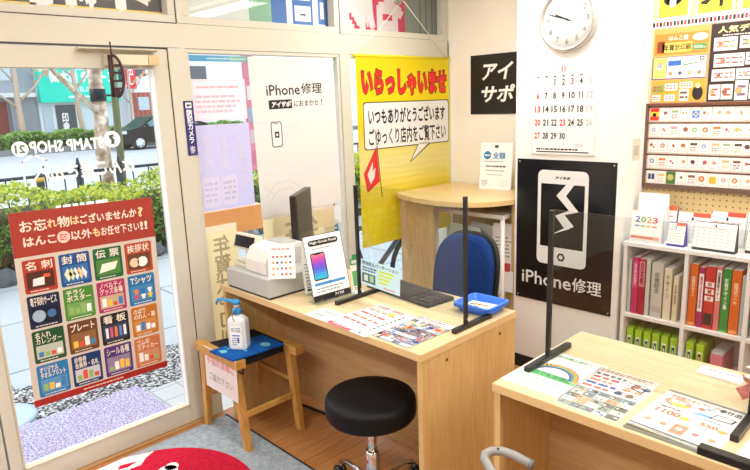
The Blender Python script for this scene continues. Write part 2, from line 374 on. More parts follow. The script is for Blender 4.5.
# rough stones edging the hedge bed
st = MB()
rs = random.Random(5)
for i in range(46):
    y = -3+i*.26; x = -6.83+rs.uniform(-.04, .04); M_ = Matrix.Translation((x, y, G+.05)) @ Euler((rs.random(), rs.random(), rs.random())).to_matrix().to_4x4()
    st.lathe([(0, -.09), (.09, -.07), (.14, 0), (.1, .07), (0, .1)], P(['#6d7176', '#85898d', '#5b5e62'][i % 3], .9), 7, M_, smooth=False)
tag(st.build('edging_stones'), 'rough dark grey stones edging the hedge bed outside', 'stones', kind='stuff')
def hedge(name, label, x0, x1, y0, y1, z0, z1, n, sz, cols, core, seed):
    r = random.Random(seed); h = thing(name, label, 'hedge', ((x0+x1)/2, (y0+y1)/2, z0)); mb = MB()
    cx, cyy = (x0+x1)/2, (y0+y1)/2; X, Y, Z = (x1-x0)/2, (y1-y0)/2, z1-z0
    for i in range(n):
        f = r.random()
        y = r.uniform(-Y, Y)
        if f < .5: x = X*(1-abs(r.gauss(0, .12))); z = r.uniform(.02, 1)*Z
        else: x = r.uniform(-X, X); z = Z*(1-abs(r.gauss(0, .08)))
        z += .06*math.sin(y*3.1)+.04*math.sin(y*7.3+x*3)
        q = Euler((r.uniform(-.9, .9), r.uniform(-.9, 1.2), r.uniform(0, 6.3))).to_matrix()
        s_ = sz*r.uniform(.6, 1.3); c = Vector((x, y, z))
        vs = [c+q @ Vector(v)*s_ for v in ((-.5, 0, 0), (0, -.3, .08), (.55, 0, 0), (0, .3, .08))]
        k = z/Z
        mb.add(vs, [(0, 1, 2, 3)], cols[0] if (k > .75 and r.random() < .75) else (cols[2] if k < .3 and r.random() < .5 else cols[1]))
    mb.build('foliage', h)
    MB().box(-X*.75, X*.72, -Y, Y, 0, Z*.78, core).build('stems', h, bevel=.1)
    return h
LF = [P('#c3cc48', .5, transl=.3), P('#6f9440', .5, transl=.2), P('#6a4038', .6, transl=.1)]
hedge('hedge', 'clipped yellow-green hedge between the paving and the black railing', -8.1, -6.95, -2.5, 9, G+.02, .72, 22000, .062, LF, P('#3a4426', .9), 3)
LF2 = [P('#9fc06e', .5, transl=.3), P('#6b9a52', .5, transl=.2), P('#4e7a42', .6, transl=.1)]
hedge('hedge', 'long green hedge across the street below the turquoise sign', -31.0, -29.9, -4, 19, G+.1, .78, 9000, .22, LF2, P('#3f5a34', .9), 9)
# railing
rl = thing('railing', 'black iron street railing behind the near hedge', 'railing', (-9.0, 3, G))
mb = MB(); BR = P('#23303a', .5)
mb.tube([(0, -6, .84), (0, 6, .88)], .022, BR, 8); mb.build('top_rail', rl)
MB().tube([(0, -6, .25), (0, 6, .25)], .016, BR, 8).build('bottom_rail', rl)
for i in range(46): MB().tube([(0, -5.5+i*.24, .25), (0, -5.5+i*.24, .85)], .011, BR, 6).build('baluster', rl)
for y, lb in ((2.46, 'left of the tree trunk'), (4.17, 'right of the tree trunk')):
    b_ = thing('bollard', 'black bollard with a yellow band, '+lb, 'bollard', (-8.96, y, G))
    MB().lathe([(.0, 0), (.05, 0), (.05, .86), (.04, .9), (0, .9)], P('#2b3238', .5), 20).build('post', b_)
    MB().lathe([(.0, .79), (.053, .79), (.053, .85), (0, .85)], P('#d9b23c', .5), 20).build('reflective_band', b_)
for y in (2.98, 3.55):
    b_ = MB().tube([(0, 0, 0), (0, 0, .9)], [.05, .05], BR, 8).lathe([(0, .9), (.07, .92), (.03, .97), (.012, 1.06), (0, 1.06)], BR, 10).build('railing_post', rl, (0, y-3, 0))
# trees
BARK = speck('pale_bark', [(.35, '#8b7562'), (.5, '#b7a48f'), (.62, '#e4dccf')], 7, .85, .4, 4)
BARKF = P('#b9a794', .8)
def tree(label, base, top, r0, r1, bark, branches, leaves=0, seed=0):
    t = thing('street_tree', label, 'tree', base); b0 = Vector(base); d = Vector(top)-b0; r = random.Random(seed)
    mb = MB(); n = 8
    pts = [d*(i/n)+Vector((r.uniform(-1, 1), r.uniform(-1, 1), 0))*r0*.25*(i > 0) for i in range(n+1)]
    mb.tube(pts, [r0+(r1-r0)*i/n for i in range(n+1)], bark, 10); mb.build('trunk', t)
    mb = MB(); ends = []
    for (k, dx, dy, dz, rr) in branches:
        s_ = d*k; e = s_+Vector((dx, dy, dz)); m_ = (s_+e)/2+Vector((0, dy*.08, dz*-.06))
        mb.tube([s_, m_, e], [rr, rr*.75, rr*.4], bark, 7); ends.append((m_, e))
        for j in range(5):
            a_ = m_.lerp(e, r.random()); q = a_+Vector((r.uniform(-.3, .3), r.uniform(-.6, .6), r.uniform(.1, .7)))*max(abs(dz), .5)*.6
            mb.tube([a_, q], [rr*.35, rr*.15], bark, 5); ends.append((a_, q))
    mb.build('branches', t)
    if leaves:
        mb = MB()
        for i in range(leaves):
            a_, q = r.choice(ends); c = a_.lerp(q, r.random())+Vector((r.uniform(-.3, .3),)*3)
            s_ = .13; mb.add([c, c+Vector((.02, s_, .03)), c+Vector((0, s_, s_)), c+Vector((0, 0, s_))], [(0, 1, 2, 3)], P(r.choice(['#d9b08a', '#c9a27c', '#e0c2a4']), .7))
        mb.build('leaves', t)
    return t
tree('thick pale-barked tree trunk behind the near hedge, centre of the door glass', (-9.6, 3.56, G), (-9.6, 3.66, 4.2), .115, .085, BARK,
     [(.38, .2, -1.0, 1.35, .05), (.5, -.1, .5, 1.0, .04), (.62, .1, -.7, 1.3, .04)], 0, 3)
tree('slender bare tree across the street, left of the turquoise sign', (-31.4, 8.15, G), (-31.4, 8.3, 6), .15, .07, BARKF, [(.32, 0, -1.4, 1.7, .07), (.36, 0, 1.5, 1.8, .07), (.5, 0, -1, 1.8, .05), (.6, 0, 1, 1.6, .05)], 60, 5)
tree('slender bare tree across the street in front of the turquoise sign', (-31.4, 10.9, G), (-31.4, 10.6, 6), .13, .07, BARKF, [(.42, 0, -1.1, 1.6, .06), (.45, 0, 1.0, 1.7, .06), (.6, 0, 1, 1.8, .05), (.55, 0, -1.4, 1.6, .05)], 50, 8)
tree('thin bare tree across the street beside the brick house', (-31.4, 13.3, G), (-31.4, 13.4, 4), .07, .04, BARKF, [(.5, 0, -.7, 1.0, .04), (.6, 0, .8, 1.1, .04)], 20, 12)
pl = thing('utility_pole', 'olive green utility pole right of the thick tree trunk', 'pole', (-9.75, 3.86, G))
MB().tube([(0, 0, 0), (0, .12, 4.4)], .055, P('#6f7a58', .6), 14).build('pole', pl)
sb = MB().lathe([(0, -.09), (.115, -.09), (.115, .09), (0, .09)], P('#20262c', .7), 18, Matrix.Translation((-9.6, 3.60, 1.82))).box(-9.66, -9.6, 3.66, 3.86, 1.8, 1.83, P('#20262c', .7))
tag(sb.build('tree_strap'), 'black strap tying the thick tree trunk to the pole', 'strap')
# far side of the street
def building(label, x, y0, y1, z1, mat, parts):
    b_ = thing('shop_building', label, 'building', (x, (y0+y1)/2, G)); yc = (y0+y1)/2
    MB().box(-5, 0, y0-yc, y1-yc, -.1, z1-G, mat).build('wall', b_)
    for nm, ya, yb, za, zb, m_, d in parts: MB().box(-.02, d, ya-yc, yb-yc, za-G, zb-G, m_).build(nm, b_)
    return b_
LB = P('#bcd0dc', .3, 0, .6); DG = P('#565d66', .4); WB = P('#f4f8fa', .7)
b_ = building('grey shop building with a dark shutter, left of the turquoise sign', -33.4, 1, 9.6, 9, P('#98a2ac', .8), [
    ('shutter', 4.5, 7.0, G, 2.3, P('#4e5560', .5), .05), ('door', 7.1, 8.2, G, 2.2, P('#83423a', .6), .05), ('pillar', 8.3, 9.4, G, 2.4, P('#8d949c', .7), .3),
    ('awning', 1.2, 9.4, 2.4, 2.6, P('#dfe6ea', .6), .6), ('window', 2.5, 5.5, 3.2, 5.2, DG, .03), ('window', 6.3, 8.6, 3.2, 5.2, LB, .03)])
b_ = building('white shop with a turquoise fascia sign across the street', -33.4, 9.6, 13.6, 9, WB, [
    ('shop_window', 9.75, 10.2, .5, 2.0, LB, .05), ('doorway', 10.35, 11.3, G, 2.0, P('#4b5861', .4), .04), ('shop_window', 11.5, 13.3, .6, 1.95, P('#cfe2ec', .3), .05), ('window', 10.2, 13, 6, 7.5, LB, .03)])
TQ = P('#0fe0ca', .5)
sg = Pan(3.9, 2.6, TQ, .35); sg.dz = .01
sg.text('株式会社 印章', 1.75, 1.55, 3.6, 1.95, P('#f2ffff', .6), 1, .06); sg.text('㈱木製 チェーン', .55, .95, 3.7, 1.5, P('#f2ffff', .6), 1, .09)
sg.text('TEL.03-3260', 1.7, .5, 3.1, .75, P('#e2fffb', .6), 1, .03); sg.micro(1.3, .15, 3.6, .35, 1, P('#e2fffb', .6), 1, seed=2)
sg.build('fascia_sign', b_, (.45, -1.98, 2.12-G), FACE_X)
p = Pan(.5, 1.5); p.dz = .01; p.text('印章', .1, .3, .4, 1.3, P('#ffffff', .6), 1, .05, vertical=True); p.build('door_lettering', b_, (.06, -1.1, .4), FACE_X)
b_ = building('pale shop front partly hidden behind the black car', -33.8, 13.6, 14.2, 8, P('#cfd2dc', .8), [('window', 13.7, 14.1, 3.2, 4.6, DG, .03)])
b_r = building('brick-fronted house with small windows across the street', -33.4, 14.2, 15.9, 8, WB, [
    ('brick_panel', 14.3, 15.5, .6, 2.55, tiles('bricks', '#a2524a', '#b3655a', '#caa79e', .25, .08, .01, PI/2), .06), ('window', 14.6, 15.2, 1.6, 2.3, LB, .1), ('window', 14.55, 15.2, .75, 1.2, LB, .1), ('window', 14.6, 15.2, 3.4, 4.2, DG, .05), ('window', 14.6, 15.3, 5, 6, DG, .05)])
b_ = building('white house with dark windows at the far right of the door view', -33.6, 15.9, 22, 8, P('#dfe0e2', .8), [
    ('window', 16.3, 17.0, 3.1, 3.9, P('#7f92a3', .3), .05), ('window', 16.3, 16.9, 1.5, 2.5, P('#5a3f3f', .3), .05), ('window', 17.5, 19, 3, 4, DG, .05), ('awning', 16.1, 17.4, 2.5, 2.75, P('#5d6a78', .5), .5)])
pb = Pan(.55, 2.4, P('#e23a48', .6), .03); pb.dz = .006; pb.text('大売出し', .12, .2, .43, 2.2, P('#ffffff', .6), 1, .03, vertical=True)
pb.build('vertical_banner', b_r, (.12, -1.0, 2.75-G), FACE_X)
lm_ = MB().tube([(-32.0, 15.0, G), (-32.0, 14.95, 6)], .05, P('#5b5a6a', .5), 8)
tag(lm_.build('street_lamp_post'), 'thin grey street post in front of the brick house', 'pole')
# black hatchback (nose to the left)
def car(label, loc, body, L=4.3):
    c = thing('car', label, 'car', loc); prof = [(0, .28), (-.02, .6), (.12, .82), (.9, .98), (1.55, 1.42), (2.2, 1.5), (3.2, 1.48), (3.95, 1.1), (4.25, 1.02), (4.3, .55), (4.25, .28)]
    mb = MB(); mb.prism([(y, z) for y, z in prof if z < 1.2 or True], -1.68, 0, body, 'x'); mb.build('body', c, bevel=.06)
    for ya, yb, yc, yd in ((1.05, 1.62, 2.2, 2.2), (2.28, 2.28, 3.1, 3.1), (3.18, 3.18, 3.3, 3.75)):
        MB().prism([(ya, 1.0), (yb, 1.38), (yc, 1.42), (yd, 1.0)], -1.7, .02, P('#5f8b98', .2, 0, .5), 'x').build('side_window', c)
    for y in (.85, 3.45):
        M_ = Matrix.Translation((-.16, y, .3)) @ Matrix.Rotation(PI/2, 4, 'Y')
        w_ = MB().lathe([(.12, 0), (.3, 0), (.32, .05), (.32, .16), (.3, .2), (.2, .2)], P('#17181a', .7), 28, M_).build('wheel', c)
        h_ = MB().lathe([(0, .19), (.2, .19), (.21, .205), (0, .215)], P('#c9ced2', .3, .7), 20, M_)
        for k in range(6):
            an = k*PI/3; h_.box(.03, .19, -.025, .025, .2, .225, P('#e6e9eb', .3, .5), M_ @ Matrix.Rotation(an, 4, 'Z'))
        h_.build('rim', w_)
        M2 = Matrix.Translation((-1.5, y, .3)) @ Matrix.Rotation(PI/2, 4, 'Y')
        MB().lathe([(.12, -.18), (.32, -.15), (.32, 0), (.2, 0)], P('#17181a', .7), 20, M2).build('wheel', c)
    MB().box(.0, .03, .02, .3, .72, .84, P('#cfe0ea', .2), None).build('headlamp', c, bevel=.02)
    MB().box(-1.2, -.3, -.04, .02, .45, .56, P('#c9ced2', .3), None).build('number_plate', c)
    MB().box(.0, .12, 1.15, 1.3, 1.0, 1.12, body, None).build('mirror', c, bevel=.03)
    return c
car('black hatchback parked across the street, right of the tree trunks', (-27.0, 10.85, G-.03), P('#0c0f13', .4, 0, .4))
# bicycle outside the right-hand window
bk = thing('bicycle', 'dark grey bicycle parked outside behind the yellow banner', 'bicycle', (-3.35, 3.2, G), (0, 0, math.radians(82)))
GB = P('#4a4e55', .4, .3)
for x in (-.5, .5):
    M_ = Matrix.Translation((x, 0, .33)) @ Matrix.Rotation(PI/2, 4, 'X')
    ring = [(.31*math.cos(a*PI/16), .31*math.sin(a*PI/16), 0) for a in range(32)]
    wh = MB().tube(ring, .02, P('#202226', .7), 8, True, M_).build('wheel', bk)
    sp_ = MB()
    for k in range(12): sp_.tube([(0, 0, .01), (.3*math.cos(k*PI/6), .3*math.sin(k*PI/6), 0)], .0025, GREYM, 4, False, M_)
    sp_.build('spokes', wh)
MB().tube([(-.5, 0, .33), (-.2, 0, .72), (.33, 0, .78)], .02, GB).tube([(-.2, 0, .75), (-.05, 0, .3), (.33, 0, .66)], .024, GB).tube([(-.5, 0, .33), (-.05, 0, .3)], .016, GB).tube([(.5, 0, .33), (.36, 0, .7), (.33, 0, .98)], .02, GB).build('frame', bk)
MB().tube([(.2, -.27, 1.0), (.33, -.15, 1.02), (.34, 0, .98), (.33, .15, 1.02), (.2, .27, 1.0)], .014, P('#8d9095', .3, .6)).build('handlebar', bk)
MB().box(-.33, -.08, -.07, .07, .84, .9, BLK).tube([(-.2, 0, .7), (-.2, 0, .85)], .014, GREYM).build('saddle', bk, bevel=.02)
MB().box(.42, .72, -.17, .17, .72, .95, P('#6c7076', .5)).build('basket', bk, bevel=.02)
# things standing just outside the middle window
ob = MB().prism(rrect(-.28, .28, 0, .16, .06), -.12, .12, P('#f7ad6e', .5), 'x').box(-.02, .02, -.2, -.17, -.9, .02, GREYM).box(-.02, .02, .17, .2, -.9, .02, GREYM)
tag(ob.build('road_barrier', None, (-3.5, 2.02, .78), bevel=.01), 'orange and white barrier board outside behind the lilac notice', 'barrier')
def board(name, label, y0, y1, z0, z1, x, mat, paint, cat='banner'):
    q = Pan(y1-y0, z1-z0, mat, .012); q.dz = .0008; paint(q); return tag(q.build(name, None, (x, y0, z0), FACE_X), label, cat)
def pv(q):
    W_, H_ = q.w, q.h
    for k, c in enumerate(('#ee8aac', '#f1d8e0', '#a9cfe6', '#ffffff', '#f2b0c4')): q.rect(.02, H_*(.05+.19*k), W_-.02, H_*(.05+.19*k)+.08, P(c, .6), 1)
fp = thing('banner_stand', 'narrow pink banner on a pole outside left of the white phone repair poster', 'banner', (-3.1, 2.02, G))
q = Pan(.07, .66, P('#f6a8c4', .6, transl=.3), .004); pv(q); q.build('pink_cloth', fp, (0, -.035, 1.2-G), FACE_X)
MB().tube([(-.01, .042, 0), (-.01, .042, 1.97)], .006, WHT, 8).build('pole', fp)
# banners hanging outside behind the top lights
def up1(q):
    q.rect(.0, 0, q.w, .02, P('#f1d777', .6), 1); q.text('印刷', .42, .02, .9, .34, P('#f4f4f4', .6), 2, .08, mirror=True)
    q.rect(.40, .0, .46, .3, P('#ffffff', .6), 1)
board('outdoor_banner', 'grey outdoor banner behind the top light over the door', .43, 1.41, 1.99, 2.36, -2.80, P('#6d7074', .6, transl=.25), up1)
def up2(q):
    H = q.h
    for a, b, c in ((0, .42, '#e9f2ee'), (.42, .56, '#9bcbb0'), (.56, .66, '#4a80c8'), (.66, .70, '#f5f7f9'), (.70, .84, '#4a80c8'), (.84, .88, '#f5f7f9'), (.88, .97, '#5b8ed0')): q.rect(a, 0, b, H, P(c, .6, transl=.3), 1)
    for k in range(6): q.rect(.02+.07*k, .16+.02*k, .07+.07*k, .24+.02*k, P('#8fc4a6', .6), 2)
    q.rect(.715, .06, .825, .14, P('#f7f8fa', .6), 2); q.rect(.75, .09, .79, .1, P('#2a3c70', .6), 3); q.rect(.715, .17, .825, .21, P('#f7f8fa', .6), 2)
    q.rect(.895, .08, .92, .17, P('#f7f8fa', .6), 2); q.rect(.88, .0, .93, .05, P('#f7f8fa', .6), 2)
board('outdoor_banner', 'green, white and blue outdoor banner behind the middle top light', 1.44, 2.41, 1.96, 2.37, -2.80, P('#eef3f2', .6, transl=.3), up2)
def up3(q):
    q.rect(0, 0, .58, q.h, P('#e24a6a', .6, transl=.3), 1); q.text('名刷', .06, .03, .55, .36, P('#f6eef0', .6, transl=.3), 2, .09, mirror=True)
    for k in range(3): q.rect(.72+.06*k, 0, .735+.06*k, q.h, P('#6d7270', .6), 1)
board('outdoor_banner', 'pink and grey outdoor banner with white mirrored characters, right-hand top light', 2.46, 3.36, 1.97, 2.37, -2.80, P('#8f9692', .6, transl=.2), up3)
# =================================================================== POSTERS ON THE SHOP FRONT
K = P('#1c1b1d', .5); W_ = P('#f7f6f4', .55, transl=.15); RED = P('#a63a2e', .5, transl=.08)
# --- big red service poster on the door
q = Pan(.592, .835, P('#d8cdc0', .5, transl=.12)); w0, h0 = q.w, q.h
q.rect(0, h0-.185, w0, h0, RED, 1); q.rect(0, 0, w0, .03, P('#a8281f', .5, transl=.1), 1)
CR = P('#eee4d4', .55, transl=.1); YL = P('#f3cf9a', .55)
for s_, a, b, z, m_, hh in (('お忘', .035, .135, .775, CR, .046), ('れ', .138, .175, .775, YL, .036), ('物', .178, .225, .775, CR, .046), ('は', .228, .265, .775, YL, .036), ('ございませんか', .268, .515, .775, CR, .042), ('?', .52, .545, .775, YL, .046)):
    q.text(s_, a, z-hh/2, b, z+hh/2, m_, 2, .035)
for s_, a, b, m_ in (('はんこ', .04, .165, CR), ('以外', .225, .31, CR), ('も', .315, .345, YL), ('お任せ下さい', .35, .52, CR), ('!!', .525, .56, CR)): q.text(s_, a, .69, b, .73, m_, 2, .035)
q.disc(.195, .71, .026, P('#f0c9b8', .5), 2); q.micro(.18, .695, .21, .725, 3, P('#c8392c', .5), 3, seed=1)
CELLS = [[('名 刺', '#c9432e', '#5c2f22'), ('封 筒', '#1f5ea8', '#3d83c4'), ('伝 票', '#20713f', '#5c9a4a'), ('挨拶状', '#d0532a', '#7a4a35')],
         [('電子契約サービス', '#182a52', '#111d3c'), ('チラシ\nポスター', '#57a33b', '#86bf6a'), ('ノベルティ\nグッズ各種', '#cf3b7c', '#e8cfa9'), ('Tシャツ', '#2a86c8', '#4fa0d8')],
         [('名入れ\nカレンダー', '#1e5d38', '#dfe6cf'), ('プレート', '#7c4a26', '#a87644'), ('看 板', '#232327', '#3d4a66'), ('のぼり\nのれん・幕', '#e3862c', '#f0a95c')],
         [('オリジナル\nタオルプリント', '#2d8ccf', '#69b3e2'), ('診察券\n会員券・名札', '#1b3f7e', '#e9eef4'), ('シール各種', '#5c3a86', '#a896b8'), ('ゴム印\nステッカー', '#ea8a55', '#f2a97c')]]
cw, ch = .125, .142
def dk(h, k=.86): return '#%02x%02x%02x' % tuple(int(int(h[i:i+2], 16)*k) for i in (1, 3, 5))
for r_, row in enumerate(CELLS):
    for c_, (tx, bgc, inner) in enumerate(row):
        x = .024+c_*.1395; z = .635-ch-r_*.1525
        q.poly(rrect(x, x+cw, z, z+ch, .008), P(dk(bgc), .5, transl=.05), 1)
        two = '\n' in tx
        q.text(tx, x+.012, z+(.082 if two else .098), x+cw-.012, z+ch-.008, CR, 3, .03)
        q.rect(x+.01, z+.018, x+cw-.01, z+(.076 if two else .09), P(dk(inner), .5, transl=.05), 2); q.micro(x+.02, z+.005, x+cw-.02, z+.013, 1, CR, 3, seed=r_)
        rr = random.Random(r_*4+c_)
        if (r_, c_) == (0, 0): q.poly([(x+.03, z+.03), (x+.075, z+.03), (x+.078, z+.065), (x+.034, z+.06)], W_, 3); q.rect(x+.075, z+.06, x+.1, z+.075, P('#e06030', .5), 3)
        elif (r_, c_) == (0, 1):
            for k in range(5): q.poly([(x+.015+.018*k, z+.055), (x+.03+.018*k, z+.022), (x+.048+.015*k, z+.05), (x+.03+.015*k, z+.08)], P(['#f0e9c8', '#cfe3b0', '#f5f5ef', '#f0cfa8', '#e6eef6'][k], .5), 3)
        elif (r_, c_) == (0, 2): q.poly([(x+.02, z+.03), (x+.09, z+.04), (x+.105, z+.075), (x+.035, z+.07)], P('#e9efdf', .5), 3)
        elif (r_, c_) == (0, 3): q.disc(x+.04, z+.05, .022, P('#e8c9a8', .5), 3, 14); q.disc(x+.078, z+.05, .024, P('#f7efe6', .5), 3, 14)
        elif (r_, c_) == (1, 0): q.disc(x+.038, z+.052, .026, P('#9fb4c8', .5), 3, 18); q.disc(x+.088, z+.055, .018, P('#3f6f9f', .5), 3, 14)
        elif (r_, c_) == (1, 3):
            for k in range(6):
                a, b = x+.022+.032*(k % 3), z+.025+.026*(k//3); cc = P(['#d84a6a', '#f2f2f2', '#f0c63c', '#e87c3c', '#2f6fc0', '#f2f2f2'][k], .5)
                q.poly([(a+.006, b), (a+.02, b), (a+.02, b+.014), (a+.026, b+.012), (a+.022, b+.023), (a+.004, b+.023), (a, b+.012), (a+.006, b+.014)], cc, 3)
        elif (r_, c_) == (2, 2):
            for k in range(5): q.rect(x+.018+.02*k, z+.03, x+.03+.02*k, z+.078, P(['#e9e9ee', '#d85a80', '#e87c3c', '#5a86c8', '#f0f0f0'][k], .5), 3)
        else:
            for k in range(4): a = x+.018+.024*k; q.rect(a, z+.026, a+.019, z+.026+rr.uniform(.015, .045), P(rr.choice(['#f3efe6', '#d8543c', '#f0c14a', '#3f7fb8', '#f6f6f2', '#8fb86a']), .5), 3)
q.micro(.2, .01, .42, .02, 1, CR, 2, seed=6)
tp = q
o = q.build('service_poster', None, (XS+.004, .597, .355), (0, math.radians(-1.0), PI/2)); o.rotation_euler = (0, math.radians(1.2), PI/2)
tag(o, 'large red-headed poster with sixteen coloured service tiles taped to the glass door', 'poster')
# dark hanging ornament
o = Pan(); prof = circ(0, 0, .1, 20, -PI/2, PI/2)
mb = MB(); DKP = P('#3a2228', .5)
arc = [(.034*math.cos(a), .085*math.sin(a)) for a in [(-90+180*i/14)*PI/180 for i in range(15)]]
mb.tube([(x, 0, z) for x, z in arc], .006, DKP, 8).tube([(-.012, 0, .088), (-.014, 0, -.085)], .008, DKP, 8)
for z in (.045, .015, -.018, -.05): mb.box(-.012, .03*math.cos(z*14), -.005, .005, z-.006, z+.004, DKP)
mb.prism(circ(.0, -.066, .018, 12), -.006, .006, DKP, 'y')
mb.box(-.006, .0, -.003, .003, -.0, .14, DKP)
tag(mb.build('hanging_ornament', None, (-2.655, 1.075, 1.715), (0, 0, math.radians(60))), 'dark brown openwork ornament hanging from the door closer', 'ornament')
# --- security sticker
q = Pan(.05, .255, P('#2b2a72', .5)); q.text('防犯カメラ', .011, .058, .04, .215, P('#f4f4f8', .5), 1, .04, vertical=True); q.text('作動中', .013, .008, .038, .045, P('#f4f4f8', .5), 1, .02)
q.rect(.01, .222, .04, .247, P('#f4f4f8', .5), 1); q.disc(.022, .234, .007, K, 2, 12); q.rect(.03, .23, .036, .24, K, 2)
tag(q.build('security_sticker', None, (-2.712, 1.402, 1.352), FACE_X), 'navy sticker with white vertical characters on the post beside the door', 'sticker')
# --- window 1 notices
PK = P('#f6eff3', .6, transl=.6); q = Pan(.31, .195, PK); q.dz = -.0003
q.micro(.04, .15, .27, .165, 1, P('#eec4ce', .6, transl=.5), 1, seed=3)
q.micro(.03, .03, .28, .125, 4, P('#ecd8e0', .6, transl=.5), 1, seed=5)
q.frame(.006, .006, .304, .189, .002, P('#e3bcc8', .6), 1)
q.dz = .0003
q.micro(.04, .15, .27, .165, 1, P('#eec8d0', .6, transl=.5), 1, .6, seed=3); q.micro(.03, .03, .28, .125, 4, P('#ead8e0', .6, transl=.5), 1, seed=5)
tag(q.build('pink_notice', None, (XS+.006, 1.447, 1.512), FACE_X), 'pale pink notice with faint red print, upper left of the middle window', 'notice')
LV = P('#dfdcf0', .6, transl=.6); q = Pan(.322, .425, LV); LW = P('#edeaf8', .6, transl=.4)
for k, (s_, x0, x1, z0, z1) in enumerate((('印刷承ります', .245, .29, .13, .36), ('名刺印刷', .145, .185, .2, .37), ('封筒印刷', .06, .1, .22, .38), ('はがき・伝票', .015, .035, .2, .38))): q.text(s_, x0, z0, x1, z1, LW, 1, .02, mirror=True, vertical=True)
q.rect(.03, .02, .125, .17, LW, 1); q.rect(.135, .02, .225, .17, LW, 1); q.micro(.04, .04, .115, .15, 4, P('#c3bede', .6), 2, seed=2); q.micro(.145, .04, .215, .15, 4, P('#c3bede', .6), 2, seed=8)
tag(q.build('lilac_notice', None, (XS+.006, 1.44, 1.065), FACE_X), 'pale lilac translucent notice with white vertical characters below the pink notice', 'notice')
# coloured tape strip under the beam
q = Pan(.9, .028, P('#8ec8e4', .5, transl=.4))
for k, c in enumerate(('#5fb3dc', '#74bfe0', '#8fd0c8', '#9ad08e', '#b8dc98', '#dfe39c', '#f0e3a8', '#f3e6c0')): q.rect(k*.1125, 0, (k+1)*.1125, .028, P(c, .5, transl=.3), 1)
q.micro(.1, .008, .6, .02, 1, W_, 2, .3, seed=3)
tag(q.build('window_strip', None, (XS+.004, 1.455, 1.79), (0, 0, PI/2)), 'narrow blue to yellow advertising strip along the top of the middle window', 'strip')
# --- white phone repair poster
PW = P('#eae8e6', .55, transl=.12); q = Pan(.565, .83, PW)
q.text('iPhone', .095, .635, .315, .69, K, 1, .012); q.text('修理', .325, .638, .47, .695, K, 1, .015)
q.rect(.105, .565, .255, .612, K, 1); q.text('アイサポ', .12, .573, .245, .605, W_, 2, .05, shear=.2); q.text('におまかせ', .27, .572, .44, .604, K, 1, .01); q.text('!', .458, .572, .466, .608, K, 1, .02)
LG = P('#d4d2d0', .6)
for pts in ([(.02, .5), (.07, .5), (.09, .47)], [(.2, .42), (.26, .49), (.3, .47)], [(.03, .16), (.07, .13), (.1, .11)], [(.04, .1), (.1, .17), (.2, .18), (.28, .12), (.3, .04)], [(.06, .08), (.12, .13), (.2, .14), (.25, .1), (.26, .04)]): q.line(pts, .003, LG, 1)
q.poly(rrect(.105, .175, .365, .50, .014), K, 2); q.poly(rrect(.110, .170, .370, .495, .010), W_, 3); q.rect(.127, .415, .155, .447, K, 4); q.poly(circ(.141, .431, .008, 6), W_, 5); q.rect(.128, .487, .152, .491, K, 4)
tag(q.build('phone_repair_poster', None, (XS+.012, 1.795, .985), (0, math.radians(-1), PI/2)), 'white phone repair poster with black title in the middle window', 'poster')
# --- cream New Year card strips (read from the street)
CRM = P('#f6edcf', .6, transl=.55); INK = P('#c4b996', .6, transl=.3)
def strip(y, w_, z0, h_, txt, label, rows):
    s_ = Pan(w_, h_, CRM); s_.text(txt, w_*.28, h_*(1-rows), w_*.75, h_*.93, INK, 1, .03, mirror=True, vertical=True); s_.rect(0, h_-.03, w_, h_, P('#f6f2e8', .6, transl=.4), 1)
    return tag(s_.build('new_year_strip', None, (XS+.008, y, z0), FACE_X), label, 'poster')
strip(1.437, .20, .22, .77, '年賀状や印刷', 'cream vertical strip with grey brush characters beside the door post', .85)
strip(1.80, .50, .22, .78, '筆賀状', 'cream sheet with a grey brush character behind the till and monitor', .75)
q = Pan(.11, .07, P('#2f7fae', .5)); q.rect(.01, .04, .1, .06, W_, 1); q.micro(.01, .01, .1, .032, 1, W_, 1)
tag(q.build('ticket', None, (XS+.004, 2.225, .815), (0, math.radians(-6), PI/2)), 'blue ticket stuck to the window above the green ticket', 'ticket')
q = Pan(.10, .05, P('#6cae62', .5)); q.rect(.01, .01, .09, .022, W_, 1)
tag(q.build('ticket', None, (XS+.004, 2.19, .775), (0, math.radians(-6), PI/2)), 'green ticket stuck to the window below the blue ticket', 'ticket')
q = Pan(.5, .11, P('#f1efef', .6, transl=.4)); q.rect(.25, .075, .33, .085, P('#2f3a3a', .5), 1); q.rect(.36, .05, .4, .06, P('#3fae9a', .5), 1)
tag(q.build('window_notice', None, (XS+.005, 1.86, .87), (0, 0, PI/2)), 'plain white notice on the window below the phone repair poster', 'notice')
# --- yellow welcome banner
bn = thing('welcome_banner', 'yellow hanging banner with red welcome characters on the right-hand window', 'banner', (-2.70, 2.50, .685))
YB = P('#f2df1c', .55, transl=.35); q = Pan(); bh, bw = 1.155, .86
q.poly([(0, 0), (bw*.0+.0, bh), (bw, bh), (bw, .0)], YB, 0)
q.add([(0, .004, 0), (bw, .004, 0), (bw, .004, bh), (0, .004, bh)], [(0, 1, 2, 3)], YB)
